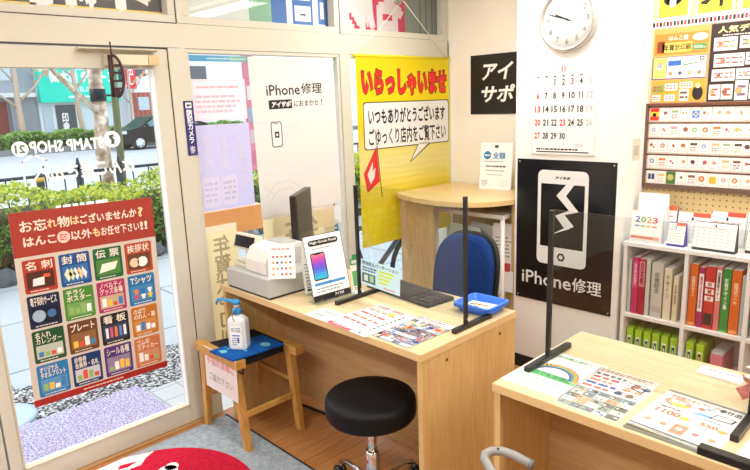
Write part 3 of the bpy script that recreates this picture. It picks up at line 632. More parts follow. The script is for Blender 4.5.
# the cloth fades to pale yellow in its middle: printed bands
for k in range(14):
    t_ = k/13; c = '#%02x%02x%02x' % (245, int(223+18*math.sin(PI*t_)), int(40+125*math.sin(PI*t_)**1.2)); z = bh*(.22+.032*k)
    q.rect(.0, z, bw, z+bh*.033, P(c, .55, transl=.35), 1)
q.text('いらっしゃいませ', .04, bh-.235, .83, bh-.075, P('#e32a22', .5), 3, .06, outline=(K, .035))
bub = rrect(.05, .845, bh-.55, bh-.275, .02)
q.poly(rrect(.044, .851, bh-.556, bh-.269, .02), K, 2); q.poly([(.53, bh-.55), (.66, bh-.55), (.445, bh-.665)], K, 2); q.poly(bub, W_, 3); q.poly([(.54, bh-.545), (.648, bh-.545), (.46, bh-.652)], W_, 3)
q.text('いつもありがとうございます', .085, bh-.405, .81, bh-.305, K, 4, .03); q.text('ごゆっくり店内をご覧下さい', .085, bh-.53, .815, bh-.43, K, 4, .03)
# red flag and its pole
q.poly([(.03, .46), (.145, .62), (.165, .40), (.055, .34)], P('#d42a2e', .5), 3); q.line([(.148, .64), (.18, .30)], .006, K, 4); q.poly([(.06, .45), (.11, .53), (.105, .47), (.13, .49), (.12, .43), (.085, .39)], P('#f4d9cf', .5), 4)
q.build('cloth', bn)
MB().tube([(-.01, .004, bh), (bw+.01, .004, bh)], .009, P('#e8d61a', .5), 10).build('top_rod', bn)
MB().tube([(.02, 0, bh), (.40, -.012, bh+.33)], .0022, P('#e9e3cf', .6), 6).tube([(.84, 0, bh), (.41, -.012, bh+.33)], .0022, P('#e9e3cf', .6), 6).build('cord', bn)
bn.rotation_euler = (0, 0, PI/2)
mb = MB().box(-.03, .03, -.008, .008, -.012, .012, GREYM).tube([(0, 0, .0), (0, -.02, -.01), (0, -.035, .01)], .006, GREYM)
tag(mb.build('wall_hook', None, (-2.712, 2.885, 2.165), FACE_X, bevel=.002), 'small metal hook on the window frame holding the banner cord', 'hook')
# =================================================================== BACK WALL, PILLAR
q = Pan(.40, .378, P('#191a1a', .4), .004); Wg = P('#f4f4f0', .5)
q.text('アイ', .085, .215, .31, .325, Wg, 1, .03, shear=.2); q.text('サポ', .075, .075, .325, .185, Wg, 1, .03, shear=.2)
tag(q.build('shop_sign', None, (-2.533, 3.38, 1.466)), 'square black sign with white slanted katakana on the wall left of the pillar', 'sign')
# clock
ck = thing('wall_clock', 'round wall clock with silver rim and white face high on the pillar', 'clock', (-1.603, 2.955, 1.938))
RX = Matrix.Rotation(PI/2, 4, 'X')
MB().lathe([(0, 0), (.15, 0), (.157, .012), (.154, .03), (.143, .036), (.137, .03), (.134, .016), (0, .016)], P('#c9cac8', .25, .6), 56, RX).build('rim', ck)
MB().lathe([(0, .016), (.134, .016), (.134, .018), (0, .018)], P('#f4f4f1', .5), 56, RX).build('face', ck)
nm = Pan(); nm.dz = .0005
for k in range(1, 13):
    a = PI/2-k*PI/6; x, z = .106*math.cos(a), .106*math.sin(a); ww = {1: .003, 11: .010}.get(k, .008 if k < 10 else .014)
    nm.text(str(k), x-ww, z-.013, x+ww, z+.013, P('#555555', .5), 1, .0)
for k in range(60):
    a = k*PI/30; nm.line([(.122*math.cos(a), .122*math.sin(a)), (.126*math.cos(a), .126*math.sin(a))], .0015, P('#777777', .5), 1)
nm.build('numerals', ck, (0, -.018, 0))
def hand(L, wd, ang, y): # ang clockwise from 12
    h_ = Pan(); h_.dz = .001; a = PI/2-ang; h_.line([(-.02*math.cos(a), -.02*math.sin(a)), (L*math.cos(a), L*math.sin(a))], wd, K, 1); return h_.build('clock_hand', ck, (0, y, 0))
hand(.07, .007, math.radians(294.5), -.021); hand(.105, .005, math.radians(289), -.023)
MB().lathe([(0, 0), (.006, 0), (.006, .004), (0, .004)], K, 14, RX @ Matrix.Translation((0, 0, .022))).build('hub', ck)
# calendar
q = Pan(.362, .475, P('#f1f0ed', .6), .006); RD = P('#e0352e', .5); GY = P('#c6c6c4', .6)
q.frame(0, 0, .362, .475, .005, P('#d8d8d5', .6), 1)
q.rect(.11, .425, .25, .45, P('#dadad8', .6), 1); q.text('11', .168, .422, .189, .456, RD, 2, .03); q.rect(.02, .42, .04, .424, GY, 1); q.rect(.32, .42, .34, .424, GY, 1); q.rect(.11, .412, .25, .416, GY, 1)
cxs = [.034+.0487*i for i in range(7)]
for i in range(7): q.rect(cxs[i]-.007, .400, cxs[i]+.007, .407, RD if i == 0 else (GY if i == 6 else K), 1)
d_ = 1
for r_ in range(5):
    for c_ in range(7):
        if r_ == 0 and c_ < 2 or d_ > 30: continue
        m_ = RD if (c_ == 0 or d_ in (3, 23)) else (P('#b9b9b7', .6) if c_ == 6 else K); wd = {1: .003, 11: .011}.get(d_, .008 if d_ < 10 else .0165); z = .358-r_*.069
        q.text(str(d_), cxs[c_]-wd, z, cxs[c_]+wd, z+.034, m_, 1, .03); d_ += 1
q.micro(.03, .022, .33, .036, 1, K, 1, .6, seed=2); q.rect(.03, .012, .33, .018, K, 1)
q.rect(.255, .042, .3, .062, P('#d2d2d0', .6), 1); q.micro(.03, .36, .3, .368, 1, GY, 1, .5, seed=9)
tag(q.build('wall_calendar', None, (-1.801, 2.948, 1.263)), 'white month calendar with black and red dates on the pillar below the clock', 'calendar')
# black iphone poster
BP = P('#131418', .18, 0, .6); q = Pan(.57, .80, BP, .003)
q.poly(rrect(.132, .425, .225, .745, .032, 6), W_, 1); q.rect(.152, .325, .405, .672, BP, 2)
q.text('アイサポ', .235, .697, .32, .714, K, 2, .05, shear=.15)
q.poly([(.30, .672), (.245, .61), (.32, .535), (.24, .50), (.295, .438), (.222, .395), (.315, .432), (.35, .452), (.295, .51), (.375, .532), (.30, .612), (.345, .672)][::-1], W_, 3)
q.poly(circ(.28, .273, .025, 6), K, 2); q.poly(circ(.28, .273, .012, 16), W_, 3)
q.text('iPhone', .04, .095, .345, .17, W_, 1, .012); q.text('修理', .352, .095, .515, .172, W_, 1, .015)
for x, z in ((.015, .015), (.555, .015), (.015, .785), (.555, .785)): q.disc(x, z, .004, P('#bdbdbd', .4), 1, 10)
tag(q.build('phone_sign', None, (-1.888, 2.949, .435), (0, math.radians(0), 0)), 'black poster with a white cracked phone drawing on the pillar', 'poster')
# note behind clock: small plate on the pillar side
mb = MB().prism(rrect(-.045, .045, -.055, .055, .012), 0, .008, P('#d9d5c2', .5), 'y'); mb.box(-.03, .03, -.001, 0, -.03, .02, P('#bcb8a6', .5))
tag(mb.build('wall_plate', None, (-1.318, 3.16, 1.284), FACE_X, bevel=.001), 'small beige plate on the right side of the pillar', 'switch plate')
# =================================================================== PEGBOARD WALL
def peg():
    m = bpy.data.materials.new('pegboard'); m.use_nodes = True; nt = m.node_tree; b = nt.nodes['Principled BSDF']
    tc = nt.nodes.new('ShaderNodeTexCoord'); sx = nt.nodes.new('ShaderNodeSeparateXYZ'); nt.links.new(tc.outputs['Object'], sx.inputs[0])
    def fr(out):
        a = nt.nodes.new('ShaderNodeMath'); a.operation = 'DIVIDE'; nt.links.new(out, a.inputs[0]); a.inputs[1].default_value = .03
        f = nt.nodes.new('ShaderNodeMath'); f.operation = 'FRACT'; nt.links.new(a.outputs[0], f.inputs[0])
        s_ = nt.nodes.new('ShaderNodeMath'); s_.operation = 'SUBTRACT'; nt.links.new(f.outputs[0], s_.inputs[0]); s_.inputs[1].default_value = .5
        p_ = nt.nodes.new('ShaderNodeMath'); p_.operation = 'MULTIPLY'; nt.links.new(s_.outputs[0], p_.inputs[0]); nt.links.new(s_.outputs[0], p_.inputs[1]); return p_.outputs[0]
    ad = nt.nodes.new('ShaderNodeMath'); ad.operation = 'ADD'; nt.links.new(fr(sx.outputs[0]), ad.inputs[0]); nt.links.new(fr(sx.outputs[2]), ad.inputs[1])
    lt = nt.nodes.new('ShaderNodeMath'); lt.operation = 'LESS_THAN'; nt.links.new(ad.outputs[0], lt.inputs[0]); lt.inputs[1].default_value = .018
    mx = nt.nodes.new('ShaderNodeMix'); mx.data_type = 'RGBA'; nt.links.new(lt.outputs[0], mx.inputs[0])
    mx.inputs[6].default_value = lin('#ecd29c'); mx.inputs[7].default_value = lin('#8a6c42')
    nt.links.new(mx.outputs[2], b.inputs['Base Color']); b.inputs['Roughness'].default_value = .6; return m
struct(MB().box(-1.319, 1.9, 3.286, 3.3, .0, 2.46, peg()).build('wall_pegboard'))
fx0, fz0 = -1.318, 1.093
fb = thing('display_board', 'dark-framed display board of stamp samples on the pegboard wall', 'display board', (fx0, 3.286, fz0))
FR = P('#6f5648', .4); FW = 1.5
MB().box(0, FW, -.012, 0, 0, .80, P('#e9dccb', .6)).build('backing', fb)
MB().box(-.006, FW, -.03, .0, -.016, .006, FR).box(-.006, .009, -.03, .0, .006, .417, FR).box(-.006, FW, -.024, 0, .405, .417, P('#7a4a34', .5)).build('frame', fb)
for r_ in range(5):
    MB().box(.009, FW, -.016, -.012, .0745+r_*.0805, .081+r_*.0805, P('#5a382c', .5)).build('rail', fb)
q = Pan(.265, .36, P('#e8a95f', .5), .002)
q.rect(.008, .235, .257, .335, P('#dc8b3c', .5), 1); q.rect(.02, .245, .055, .3, P('#8a3a22', .5), 2); q.rect(.045, .245, .185, .29, P('#f2d468', .5), 2); q.text('年賀状印刷', .052, .252, .18, .284, K, 3, .03)
q.text('はんこ屋', .075, .302, .165, .322, P('#f8f0e0', .5), 3, .04, outline=(P('#c2413a', .5), .04)); q.disc(.22, .31, .035, P('#f3d8c4', .5), 2, 20, .018); q.rect(.19, .25, .25, .278, P('#4f9a5c', .5), 2); q.micro(.195, .256, .245, .27, 2, W_, 3)
q.rect(.0, .115, .257, .225, P('#3f4f9a', .5), 1); q.rect(.006, .12, .07, .222, P('#e9d774', .5), 2); q.disc(.038, .18, .018, W_, 3, 14); q.text('卯', .026, .17, .05, .198, P('#6a4a28', .5), 4, .02); q.rect(.073, .12, .255, .222, W_, 2)
q.rect(.078, .18, .14, .205, P('#3a6ec0', .5), 3); q.poly([(.15, .178), (.25, .192), (.25, .196), (.15, .184)], P('#6a9a78', .5), 3); q.frame(.225, .2, .245, .218, .004, K, 3)
for k, c in enumerate(('#e0835a', '#3a5a7a', '#d8b070', '#e07a50')): q.disc(.092+.045*k, .143, .009, P(c, .5), 3, 10)
q.rect(.008, .005, .257, .105, P('#eea73c', .5), 1); 
for a, b, c, d in ((.008, .05, .065, .09), (.07, .06, .13, .095), (.008, .008, .05, .04), (.07, .008, .12, .04), (.14, .008, .185, .065), (.14, .07, .2, .1)): q.rect(a, b, c, d, P(random.choice(['#f6f1ea', '#f3ead8', '#8aa85a', '#f6f6f2']), .5), 2); q.micro(a+.004, b+.006, c-.004, d-.006, 2, P(random.choice(['#c25a3a', '#4a6aa0', '#6a5a4a']), .5), 3)
q.disc(.225, .045, .025, P('#2a2526', .5), 2, 14, .035); q.disc(.225, .08, .013, P('#e9c4a4', .5), 3, 12)
tag(q.build('new_year_poster', None, (fx0+.012, 3.27, fz0+.42)), 'orange New Year card printing poster at the left of the display board', 'poster', kind=None)
q = Pan(.60, .36, P('#3a2d2b', .5), .002)
q.text('人気デザインセレクション', .03, .315, .55, .345, P('#f0dda0', .5), 2, .05); q.micro(.05, .3, .5, .308, 1, W_, 2)
rr = random.Random(4)
for x, z, a, b in ((.015, .235, .1, .06), (.125, .24, .1, .055), (.02, .16, .13, .06), (.155, .165, .09, .055), (.015, .095, .1, .055), (.12, .1, .13, .05), (.008, .01, .05, .07), (.062, .01, .05, .07), (.12, .005, .055, .09), (.18, .01, .1, .07), (.29, .2, .12, .09), (.29, .1, .1, .08), (.42, .2, .12, .09), (.3, .01, .12, .07), (.43, .02, .12, .12)):
    q.rect(x, z, x+a, z+b, P('#f3eee9', .5), 1); q.micro(x+.01, z+.008, x+a-.01, z+b-.01, 2, P(rr.choice(['#d0584a', '#b8804a', '#7a6a8a', '#5a5048']), .5), 2, .35, seed=rr.randint(0, 99)); q.disc(x+a*.3, z+b*.5, b*.18, P(rr.choice(['#d87a5a', '#e0a87a', '#9a6a5a', '#c85a6a']), .5), 3, 8)
tag(q.build('design_poster', None, (fx0+.28, 3.27, fz0+.42)), 'black design selection poster with white sample boxes, right of the orange poster', 'poster')
q = Pan(1.0, .036, P('#f7efe9', .5), .002)
for k in range(60): q.rect(.004+k*.0165, .006, .004+k*.0165+.0115, .028, P('#d9404e' if k % 2 else '#2c2527', .5), 1)
tag(q.build('dashed_strip', None, (fx0+.0, 3.270, fz0+.786)), 'white strip with red and black dashes along the top of the display board', 'strip')
for i, (x, wd, lb) in enumerate(((.015, .155, 'yellow poster with a black and white stamp, left above the dashed strip'), (.20, .165, 'yellow poster with thick black brush strokes above the dashed strip'), (.39, .165, 'plain yellow poster at the right edge above the dashed strip'))):
    q = Pan(wd, .24, P('#f6f0e6', .5), .002); q.rect(.008, .008, wd-.008, .235, P('#9a7a3a', .5), 1); q.rect(.011, .012, wd-.011, .232, P('#f0e040', .5), 2)
    if i == 0: q.poly(circ(.075, .09, .03, 16), W_, 3)
    if i == 1: q.poly([(.02, .05), (.045, .045), (.085, .085), (.08, .1), (.05, .07), (.02, .062)], K, 3); q.poly([(.1, .03), (.115, .03), (.125, .11), (.1, .12)], K, 3); q.rect(.03, .115, .14, .135, K, 3)
    if i == 0: q.disc(.075, .09, .045, K, 3, 20, .03); q.disc(.075, .13, .04, W_, 4, 18, .03); q.rect(.06, .055, .09, .1, W_, 4)
    tag(q.build('yellow_poster', None, (fx0+x, 3.282, fz0+.828)), lb, 'poster')
ROWN = ['bottom row', 'fourth row', 'third row', 'second row', 'top row']
ORD = ['first', 'second', 'third', 'fourth', 'fifth', 'sixth', 'seventh', 'eighth', 'ninth', 'tenth', 'eleventh', 'twelfth']
rr = random.Random(11); PAL = ['#d8803c', '#c45a5a', '#8a5a3a', '#e8b07a', '#7a8ac0', '#e49aa8', '#5a4a44', '#d8c070', '#9ab88a', '#b86a4a']
for r_ in range(5):
    for c_ in range(12):
        q = Pan(.0465, .066, P('#f4f1ee', .5), .0012); lb = 'white sample card'
        c1, c2 = P(rr.choice(PAL), .6), P(rr.choice(PAL), .5); sp = (r_, c_)
        if sp == (4, 0): q.rect(.002, .002, .0445, .064, P('#e03a26', .5), 1); q.rect(.002, .022, .0445, .045, P('#f2d034', .5), 2); q.disc(.022, .03, .01, K, 3, 10); lb = 'red and yellow sample card'
        elif sp == (4, 4): q.rect(.006, .014, .04, .05, P('#4a8ad0', .5), 1); q.rect(.018, .02, .028, .044, W_, 2); q.rect(.011, .028, .035, .036, W_, 2); lb = 'blue sample card with white cross'
        elif sp == (0, 2): q.rect(.001, .001, .0455, .065, P('#4a7a3a', .5), 1); q.disc(.022, .035, .016, P('#c8c070', .5), 2, 10); lb = 'green sample card'
        elif sp == (0, 0): q.rect(.008, .02, .022, .05, P('#3a4a80', .5), 1); q.rect(.025, .02, .04, .05, P('#3a4a80', .5), 1); lb = 'sample card with two navy marks'
        elif sp == (0, 6): q.rect(.008, .016, .038, .05, P('#e8b838', .5), 1); lb = 'sample card with a yellow square'
        else:
            k = rr.random()
            if k < .5: q.disc(.012+rr.random()*.02, .038, .006+rr.random()*.006, c1, 1, 9); q.disc(.028, .028+rr.random()*.01, .005, c2, 2, 8)
            elif k < .75: q.rect(.008, .04, .04, .052, c1, 1); q.micro(.008, .012, .038, .034, 2, c2, 1, .4, seed=r_*12+c_)
            else: q.disc(.022, .036, .009+rr.random()*.006, c1, 1, 12); q.disc(.022, .036, .005, P('#f4f1ee', .5), 2, 10)
            q.micro(.008, .006, .038, .014, 1, P('#b8aca4', .5), 1, .4, seed=c_)
        tag(q.build('sample_card', None, (fx0+.016+c_*.0495, 3.271, fz0+.008+r_*.0805)), '%s, %s from the left, %s of the display board' % (lb, ORD[c_], ROWN[r_]), 'sample card', 'sample cards in the rows of the display board')
# =================================================================== BOOKSHELF
SH = P('#ebe8e6', .45); SHY0, SHY1 = 3.03, 3.262
sf = thing('bookshelf', 'low white laminate bookshelf against the pegboard wall', 'shelf', (-1.300, SHY0, 0))
D = SHY1-SHY0; SW = 1.17; XD = [0, .297, .565, .86, 1.15]
MB().box(-.005, SW+.005, -.004, D, .805, .826, SH).build('top_board', sf, bevel=.002)
MB().box(0, SW, .004, D, .425, .445, SH).build('shelf_board', sf, bevel=.001)
MB().box(0, SW, .004, D, .05, .07, SH).build('shelf_board', sf, bevel=.001)
MB().box(0, SW, D-.006, D, 0, .805, P('#dcd8d4', .6)).build('back_panel', sf)
for x in XD: MB().box(x, x+.018, 0, D-.006, 0, .805, SH).build('divider', sf, bevel=.001)
def book(name, label, x, w_, h_, col, z0=.4455, d_=.19, y0=.02, lab=None, group=None, cat='book', pages=None, lean=0, parts=()):
    b_ = thing(name, label, cat, (-1.300+x+w_/2, SHY0+y0, z0), (0, lean, 0), group)
    mb = MB(); c = P(col, .45)
    mb.prism(rrect(-w_/2, w_/2, 0, d_, .003, 3), 0, h_, c, 'z'); mb.build('cover', b_)
    MB().box(-w_/2+.003, w_/2-.003, .006, d_+.001, h_-.0005, h_+.001, P(pages or '#e9e6df', .7)).build('pages', b_)
    for (za, zb, pc, tx, tc) in parts:
        q = Pan(); q.rect(-w_/2+.003, za, w_/2-.003, zb, P(pc, .5), 1)
        if tx: q.text(tx, -w_*.22, za+(zb-za)*.08, w_*.22, zb-(zb-za)*.08, P(tc, .5), 2, .04, vertical=True)
        q.build('spine_label', b_)
    return b_
g1 = 'binders and catalogues in the upper left shelf'; g2 = 'binders and catalogues in the upper middle shelf'
book('clear_file', 'thin pale green clear file at the left end of the upper left shelf', .022, .016, .285, '#b9c6bd', group=g1)
book('binder', 'magenta binder at the left of the upper left shelf', .043, .03, .30, '#c81f6e', group=g1, parts=[(.14, .28, '#d84a8c', 'カタログ', '#f3d8e4')])
book('binder', 'dark red binder with a pink upper half beside the magenta binder', .075, .034, .295, '#a81232', group=g1, parts=[(.15, .285, '#d8808c', '見本帳', '#7c1a2c')])
book('clear_file', 'thin pale file between the dark red binder and the grey catalogue', .112, .02, .30, '#c9ccc2', group=g1)
book('catalogue', 'thick light grey catalogue in the upper left shelf', .14, .056, .285, '#c6c3b8', group=g1, parts=[(.03, .06, '#b3b0a6', '', ''), (.12, .25, '#c6c3b8', '年賀総合', '#77746a')])
book('catalogue', 'cream catalogue right of the grey catalogue', .202, .037, .268, '#ded3b8', group=g1, parts=[(.1, .25, '#ded3b8', 'デザイン', '#8d8468')])
book('catalogue', 'thin cream catalogue at the right of the upper left shelf', .247, .024, .235, '#dccfae', group=g1, parts=[(.08, .2, '#dccfae', '印章', '#8d8468')])
book('binder', 'orange binder at the left of the upper middle shelf', .32, .036, .31, '#d9661c', group=g2, parts=[(.14, .26, '#d9661c', '招待状デザイン', '#f6dcc0'), (.005, .02, '#f0a060', '', '')])
book('binder', 'slim white and purple binder with red print beside the orange binder', .36, .026, .30, '#a52060', group=g2, parts=[(.08, .27, '#f1e6e6', '喪中はがき見本', '#c23a5a')])
book('binder', 'wide red binder with white character squares', .389, .044, .31, '#c4322e', group=g2, parts=[(.21, .235, '#f1ece6', '年', '#c4322e'), (.175, .2, '#f1ece6', '賀', '#c4322e'), (.14, .165, '#f1ece6', '状', '#c4322e'), (.02, .08, '#3a2a26', '', '')])
book('binder', 'pink binder with a white title strip', .436, .024, .315, '#d87874', group=g2, parts=[(.15, .30, '#f4f0ec', '冠婚葬祭マナー', '#2c2625')])
book('binder', 'green binder in the upper middle shelf', .463, .036, .31, '#2f8a3c', group=g2, parts=[(.1, .28, '#2f8a3c', '年賀デザイン集', '#e6f2dc'), (.0, .01, '#7cc060', '', '')])
book('binder', 'orange binder right of the green binder', .502, .04, .31, '#d9661c', group=g2, parts=[(.14, .26, '#d9661c', '招待状ツール', '#f6dcc0'), (.005, .02, '#f0a060', '', '')])
book('clear_file', 'thin grey file at the right end of the upper middle shelf', .545, .016, .29, '#b5b8b8', group=g2)
book('binder', 'grey binder in the upper right shelf', .59, .04, .3, '#a8aab0', group='binders in the upper right shelf')
book('binder', 'brown binder in the upper right shelf', .635, .04, .29, '#8a6a50', group='binders in the upper right shelf')
def fbox(x, label):
    b_ = thing('file_box', label, 'file box', (-1.300+x, SHY0+.03, .0705), (0, 0, 0), 'lime green boxes on the lower shelf')
    MB().box(0, .034, 0, .17, 0, .285, P('#a4d42c', .4)).build('box', b_, bevel=.004)
    MB().box(-.001, .035, .03, .17, .2855, .295, P('#6f8f2a', .5)).build('lid', b_, bevel=.003)
    q = Pan(); q.rect(.008, .17, .026, .245, P('#f0f2cc', .5), 1); q.rect(.010, .175, .024, .235, P('#33331f', .5), 2); q.rect(.014, .195, .02, .22, P('#d8dcb0', .5), 3); q.build('label', b_); return b_
for i in range(6): fbox(.024+i*.0445, 'lime green file box, %s from the left on the lower left shelf' % ORD[i])
for i in range(2): fbox(.322+i*.048, 'lime green file box, %s one on the lower middle shelf' % ['left-hand', 'right-hand'][i])
bb = thing('stacked_box', 'pink storage box lying on the lower middle shelf', 'box', (-1.300+.435, SHY0+.03, .0705))
MB().box(0, .055, 0, .18, 0, .25, P('#d8798c', .5)).build('box', bb, bevel=.004)
MB().box(.004, .051, -.001, 0, .16, .17, K).box(.004, .02, -.001, 0, .1, .11, K).build('print', bb)
MB().box(.002, .053, .01, .178, .2505, .262, P('#d3d1d4', .6)).build('paper_top', bb)
st_ = thing('paper_stack', 'stack of pale papers right of the pink box on the lower shelf', 'paper stack', (-1.300+.495, SHY0+.03, .0705))
for k in range(6): MB().box(0, .066, 0, .18, k*.024, k*.024+.022, P(['#d9d6dc', '#c4c2cc', '#dedbd6'][k % 3], .7)).build('bundle', st_, bevel=.002)
# calendars on top of the shelf
def desk_cal(x, y, w_, h_, label, base, sheet='#f5f4f3', paint=None, name='desk_calendar', d_=.05, rz=0):
    c = thing(name, label, 'desk calendar', (x, y, .8265), (0, 0, rz), 'desk calendars on top of the bookshelf')
    a = math.atan2(d_/2, h_)
    MB().add([(0, 0, 0), (w_, 0, 0), (w_, d_, 0), (0, d_, 0), (0, d_/2-.003, h_), (w_, d_/2-.003, h_), (w_, d_/2+.003, h_), (0, d_/2+.003, h_)], [(0, 1, 5, 4), (2, 3, 7, 6), (4, 5, 6, 7), (1, 2, 6, 5), (3, 0, 4, 7), (0, 3, 2, 1)], P(base, .5)).build('stand', c)
    q = Pan(w_-.004, h_*.9, P(sheet, .55), .002)
    if paint: paint(q)
    else:
        q.text('1', w_*.48, h_*.76, w_*.52, h_*.84, K, 1, .03); q.micro(.01, h_*.68, w_-.015, h_*.74, 1, P('#d86a60', .5), 1, .3)
        for i in range(6):
            for j in range(5): q.rect(.015+i*(w_-.03)/6, .015+j*h_*.12, .015+i*(w_-.03)/6+.006, .015+j*h_*.12+.004, P('#a8a8ac', .5), 1)
    q.build('sheets', c, (.002, -.003, h_*.1), (-a, 0, 0)); return c
def c23(q):
    W2, H2 = q.w, q.h
    for s_, c, k in zip('2023', ('#2c5aa8', '#58a84a', '#e89a2c', '#d83a4a'), range(4)): q.text(s_, W2*(.12+.19*k), H2*.62, W2*(.12+.19*k+.17), H2*.84, P(c, .5), 1, .02)
    for k, c in enumerate(('#7a9ad0', '#8fc48a', '#e8c07a', '#e08a8a')): q.rect(W2*(.13+.19*k), H2*.46, W2*(.28+.19*k), H2*.52, P(c, .5), 1)
    q.rect(W2*.03, H2*.02, W2*.97, H2*.14, P('#e8a894', .5), 1); q.micro(W2*.05, H2*.03, W2*.95, H2*.12, 1, P('#c8543c', .5), 2)
def cal_blank(q): q.rect(q.w*.7, q.h*.5, q.w*.76, q.h*.56, P('#e9c0b8', .5), 1); q.rect(q.w*.35, q.h*.6, q.w*.38, q.h*.63, GY, 1)
def tabd(col):
    def f(q):
        q.rect(q.w*.45, q.h*.88, q.w*.98, q.h*1.03, P(col, .5), 1); q.micro(.006, q.h*.62, q.w-.01, q.h*.74, 1, P('#c9a0a0', .5), 1, .3); q.text('1', q.w*.42, q.h*.74, q.w*.48, q.h*.85, K, 1, .03)
        for i in range(6):
            for j in range(4): q.rect(.01+i*(q.w-.02)/6, q.h*(.1+.13*j), .01+i*(q.w-.02)/6+.005, q.h*(.1+.13*j)+.004, P('#a8a8ac', .5), 2)
    return f
desk_cal(-1.296, 3.155, .15, .235, 'tall blank white calendar behind the colourful 2023 calendar', '#eeeeec', '#f7f7f6', cal_blank)
desk_cal(-1.285, 3.055, .155, .155, 'white calendar box printed with a colourful 2023', '#f1f0ee', '#f7f7f6', c23)
desk_cal(-1.19, 3.19, .08, .17, 'narrow calendar with a green and orange tab behind the 2023 box', '#2a2f6a', '#f4f4f2', tabd('#e8703c'))
desk_cal(-1.105, 3.065, .082, .115, 'small desk calendar on a blue base', '#3a34b0', '#f4f4f2', tabd('#e87048'))
desk_cal(-1.10, 3.17, .155, .15, 'white desk calendar standing behind the small blue-based one', '#efeeec', '#f6f6f4', tabd('#e0604a'))
desk_cal(-.985, 3.06, .185, .135, 'white desk calendar on a black base in the middle of the shelf top', '#2a2b30', '#f6f6f5', None)
desk_cal(-.95, 3.19, .15, .165, 'white desk calendar with a red tab behind the black-based one', '#e9e8e6', '#f6f6f5', tabd('#e85a44'))
desk_cal(-.775, 3.12, .16, .14, 'white desk calendar with red print at the right edge of the shelf top', '#2a2b30', '#f3f2f0', tabd('#d8403a'))
desk_cal(-.80, 3.2, .2, .175, 'wide white calendar at the back right of the shelf top', '#e9e8e6', '#f7f7f6', cal_blank)
# =================================================================== DESKS
def desk(label, x0, x1, y0, y1, my, mods):
    d = thing('office_desk', label, 'desk', (x0, y0, 0)); W2, D2 = x1-x0, y1-y0
    t = MB().box(0, W2, 0, D2, .692, .72, DESKTOP).build('desktop', d, bevel=.002)
    MB().box(0, W2, -.0015, .0, .693, .719, P('#d9b988', .4)).box(W2, W2+.001, 0, D2, .693, .719, P('#dcbf8e', .4)).build('edge_band', t)
    r_ = MB().box(W2-.024, W2-.002, .006, D2-.004, 0, .692, DESKSIDE).build('side_panel', d, bevel=.001)
    l_ = MB().box(.002, .024, .006, D2-.004, 0, .692, DESKSIDE).build('side_panel', d, bevel=.001)
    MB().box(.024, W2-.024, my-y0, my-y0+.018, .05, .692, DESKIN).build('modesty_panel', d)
    for px_, pan, xx, dr in ((W2-.0015, r_, 0, 1),):
        for yy in (.143, .476):
            MB().lathe([(0, 0), (.007, 0), (.006, .0015), (0, .0015)], P('#6d4726', .6), 14, Matrix.Translation((W2-.002, yy, .655)) @ Matrix.Rotation(PI/2, 4, 'Y')).build('screw_cap', pan)
    for yy in mods:
        MB().lathe([(0, 0), (.006, 0), (.006, .001), (0, .001)], P('#5a3a20', .6), 14, Matrix.Translation((yy, my-y0, .655)) @ Matrix.Rotation(PI/2, 4, 'X')).build('screw_cap', d)
    return d
desk('maple office desk with the till and keyboard, beside the shop window', -2.61, -1.302, 1.452, 2.04, 1.80, ())
desk('second maple office desk with flyers, at the right front', -1.0, .25, 1.44, 2.0, 1.75, (.2, .9))
# swivel stool
sx_, sy_ = -1.55, 1.44
sw = thing('swivel_stool', 'round black padded swivel stool on chrome castors in front of the desk', 'stool', (sx_, sy_, 0))
BL = P('#0b0b0e', .5, 0, .22)
MB().lathe([(0, .412), (.155, .412), (.165, .416), (.171, .425), (.173, .44), (.173, .47), (.171, .483), (.165, .492), (.155, .497), (.12, .5), (.06, .501), (0, .501)], BL, 56).build('seat', sw)
MB().lathe([(0, .39), (.1, .39), (.1, .415), (0, .415)], BLKM, 24).build('seat_plate', sw)
MB().lathe([(0, .2), (.017, .2), (.017, .4), (0, .4)], CHROME, 20).build('piston', sw)
MB().lathe([(0, .06), (.028, .06), (.028, .26), (.024, .265), (0, .265)], CHROME, 24).build('column', sw)
MB().lathe([(0, .06), (.045, .06), (.045, .1), (.03, .115), (0, .115)], CHROME, 24).build('hub', sw)
for k in range(5):
    a = math.radians(96+72*k); c_, s_ = math.cos(a), math.sin(a)
    lg = MB().tube([(.03*c_, .03*s_, .09), (.12*c_, .12*s_, .115), (.2*c_, .2*s_, .108), (.265*c_, .265*s_, .075)], [.014, .012, .011, .01], CHROME, 10).build('leg', sw)
    cs = MB().tube([(.265*c_, .265*s_, .075), (.265*c_, .265*s_, .05)], .006, GREYM, 8)
    for q_ in (-1, 1): cs.lathe([(0, -.008), (.024, -.008), (.027, 0), (.024, .008), (0, .008)], BLKM, 20, Matrix.Translation((.265*c_-s_*.012*q_+.012*c_, .265*s_+c_*.012*q_+.012*s_, .0275)) @ Matrix.Rotation(a, 4, 'Z') @ Matrix.Rotation(PI/2, 4, 'X'))
    cs.build('castor', lg)
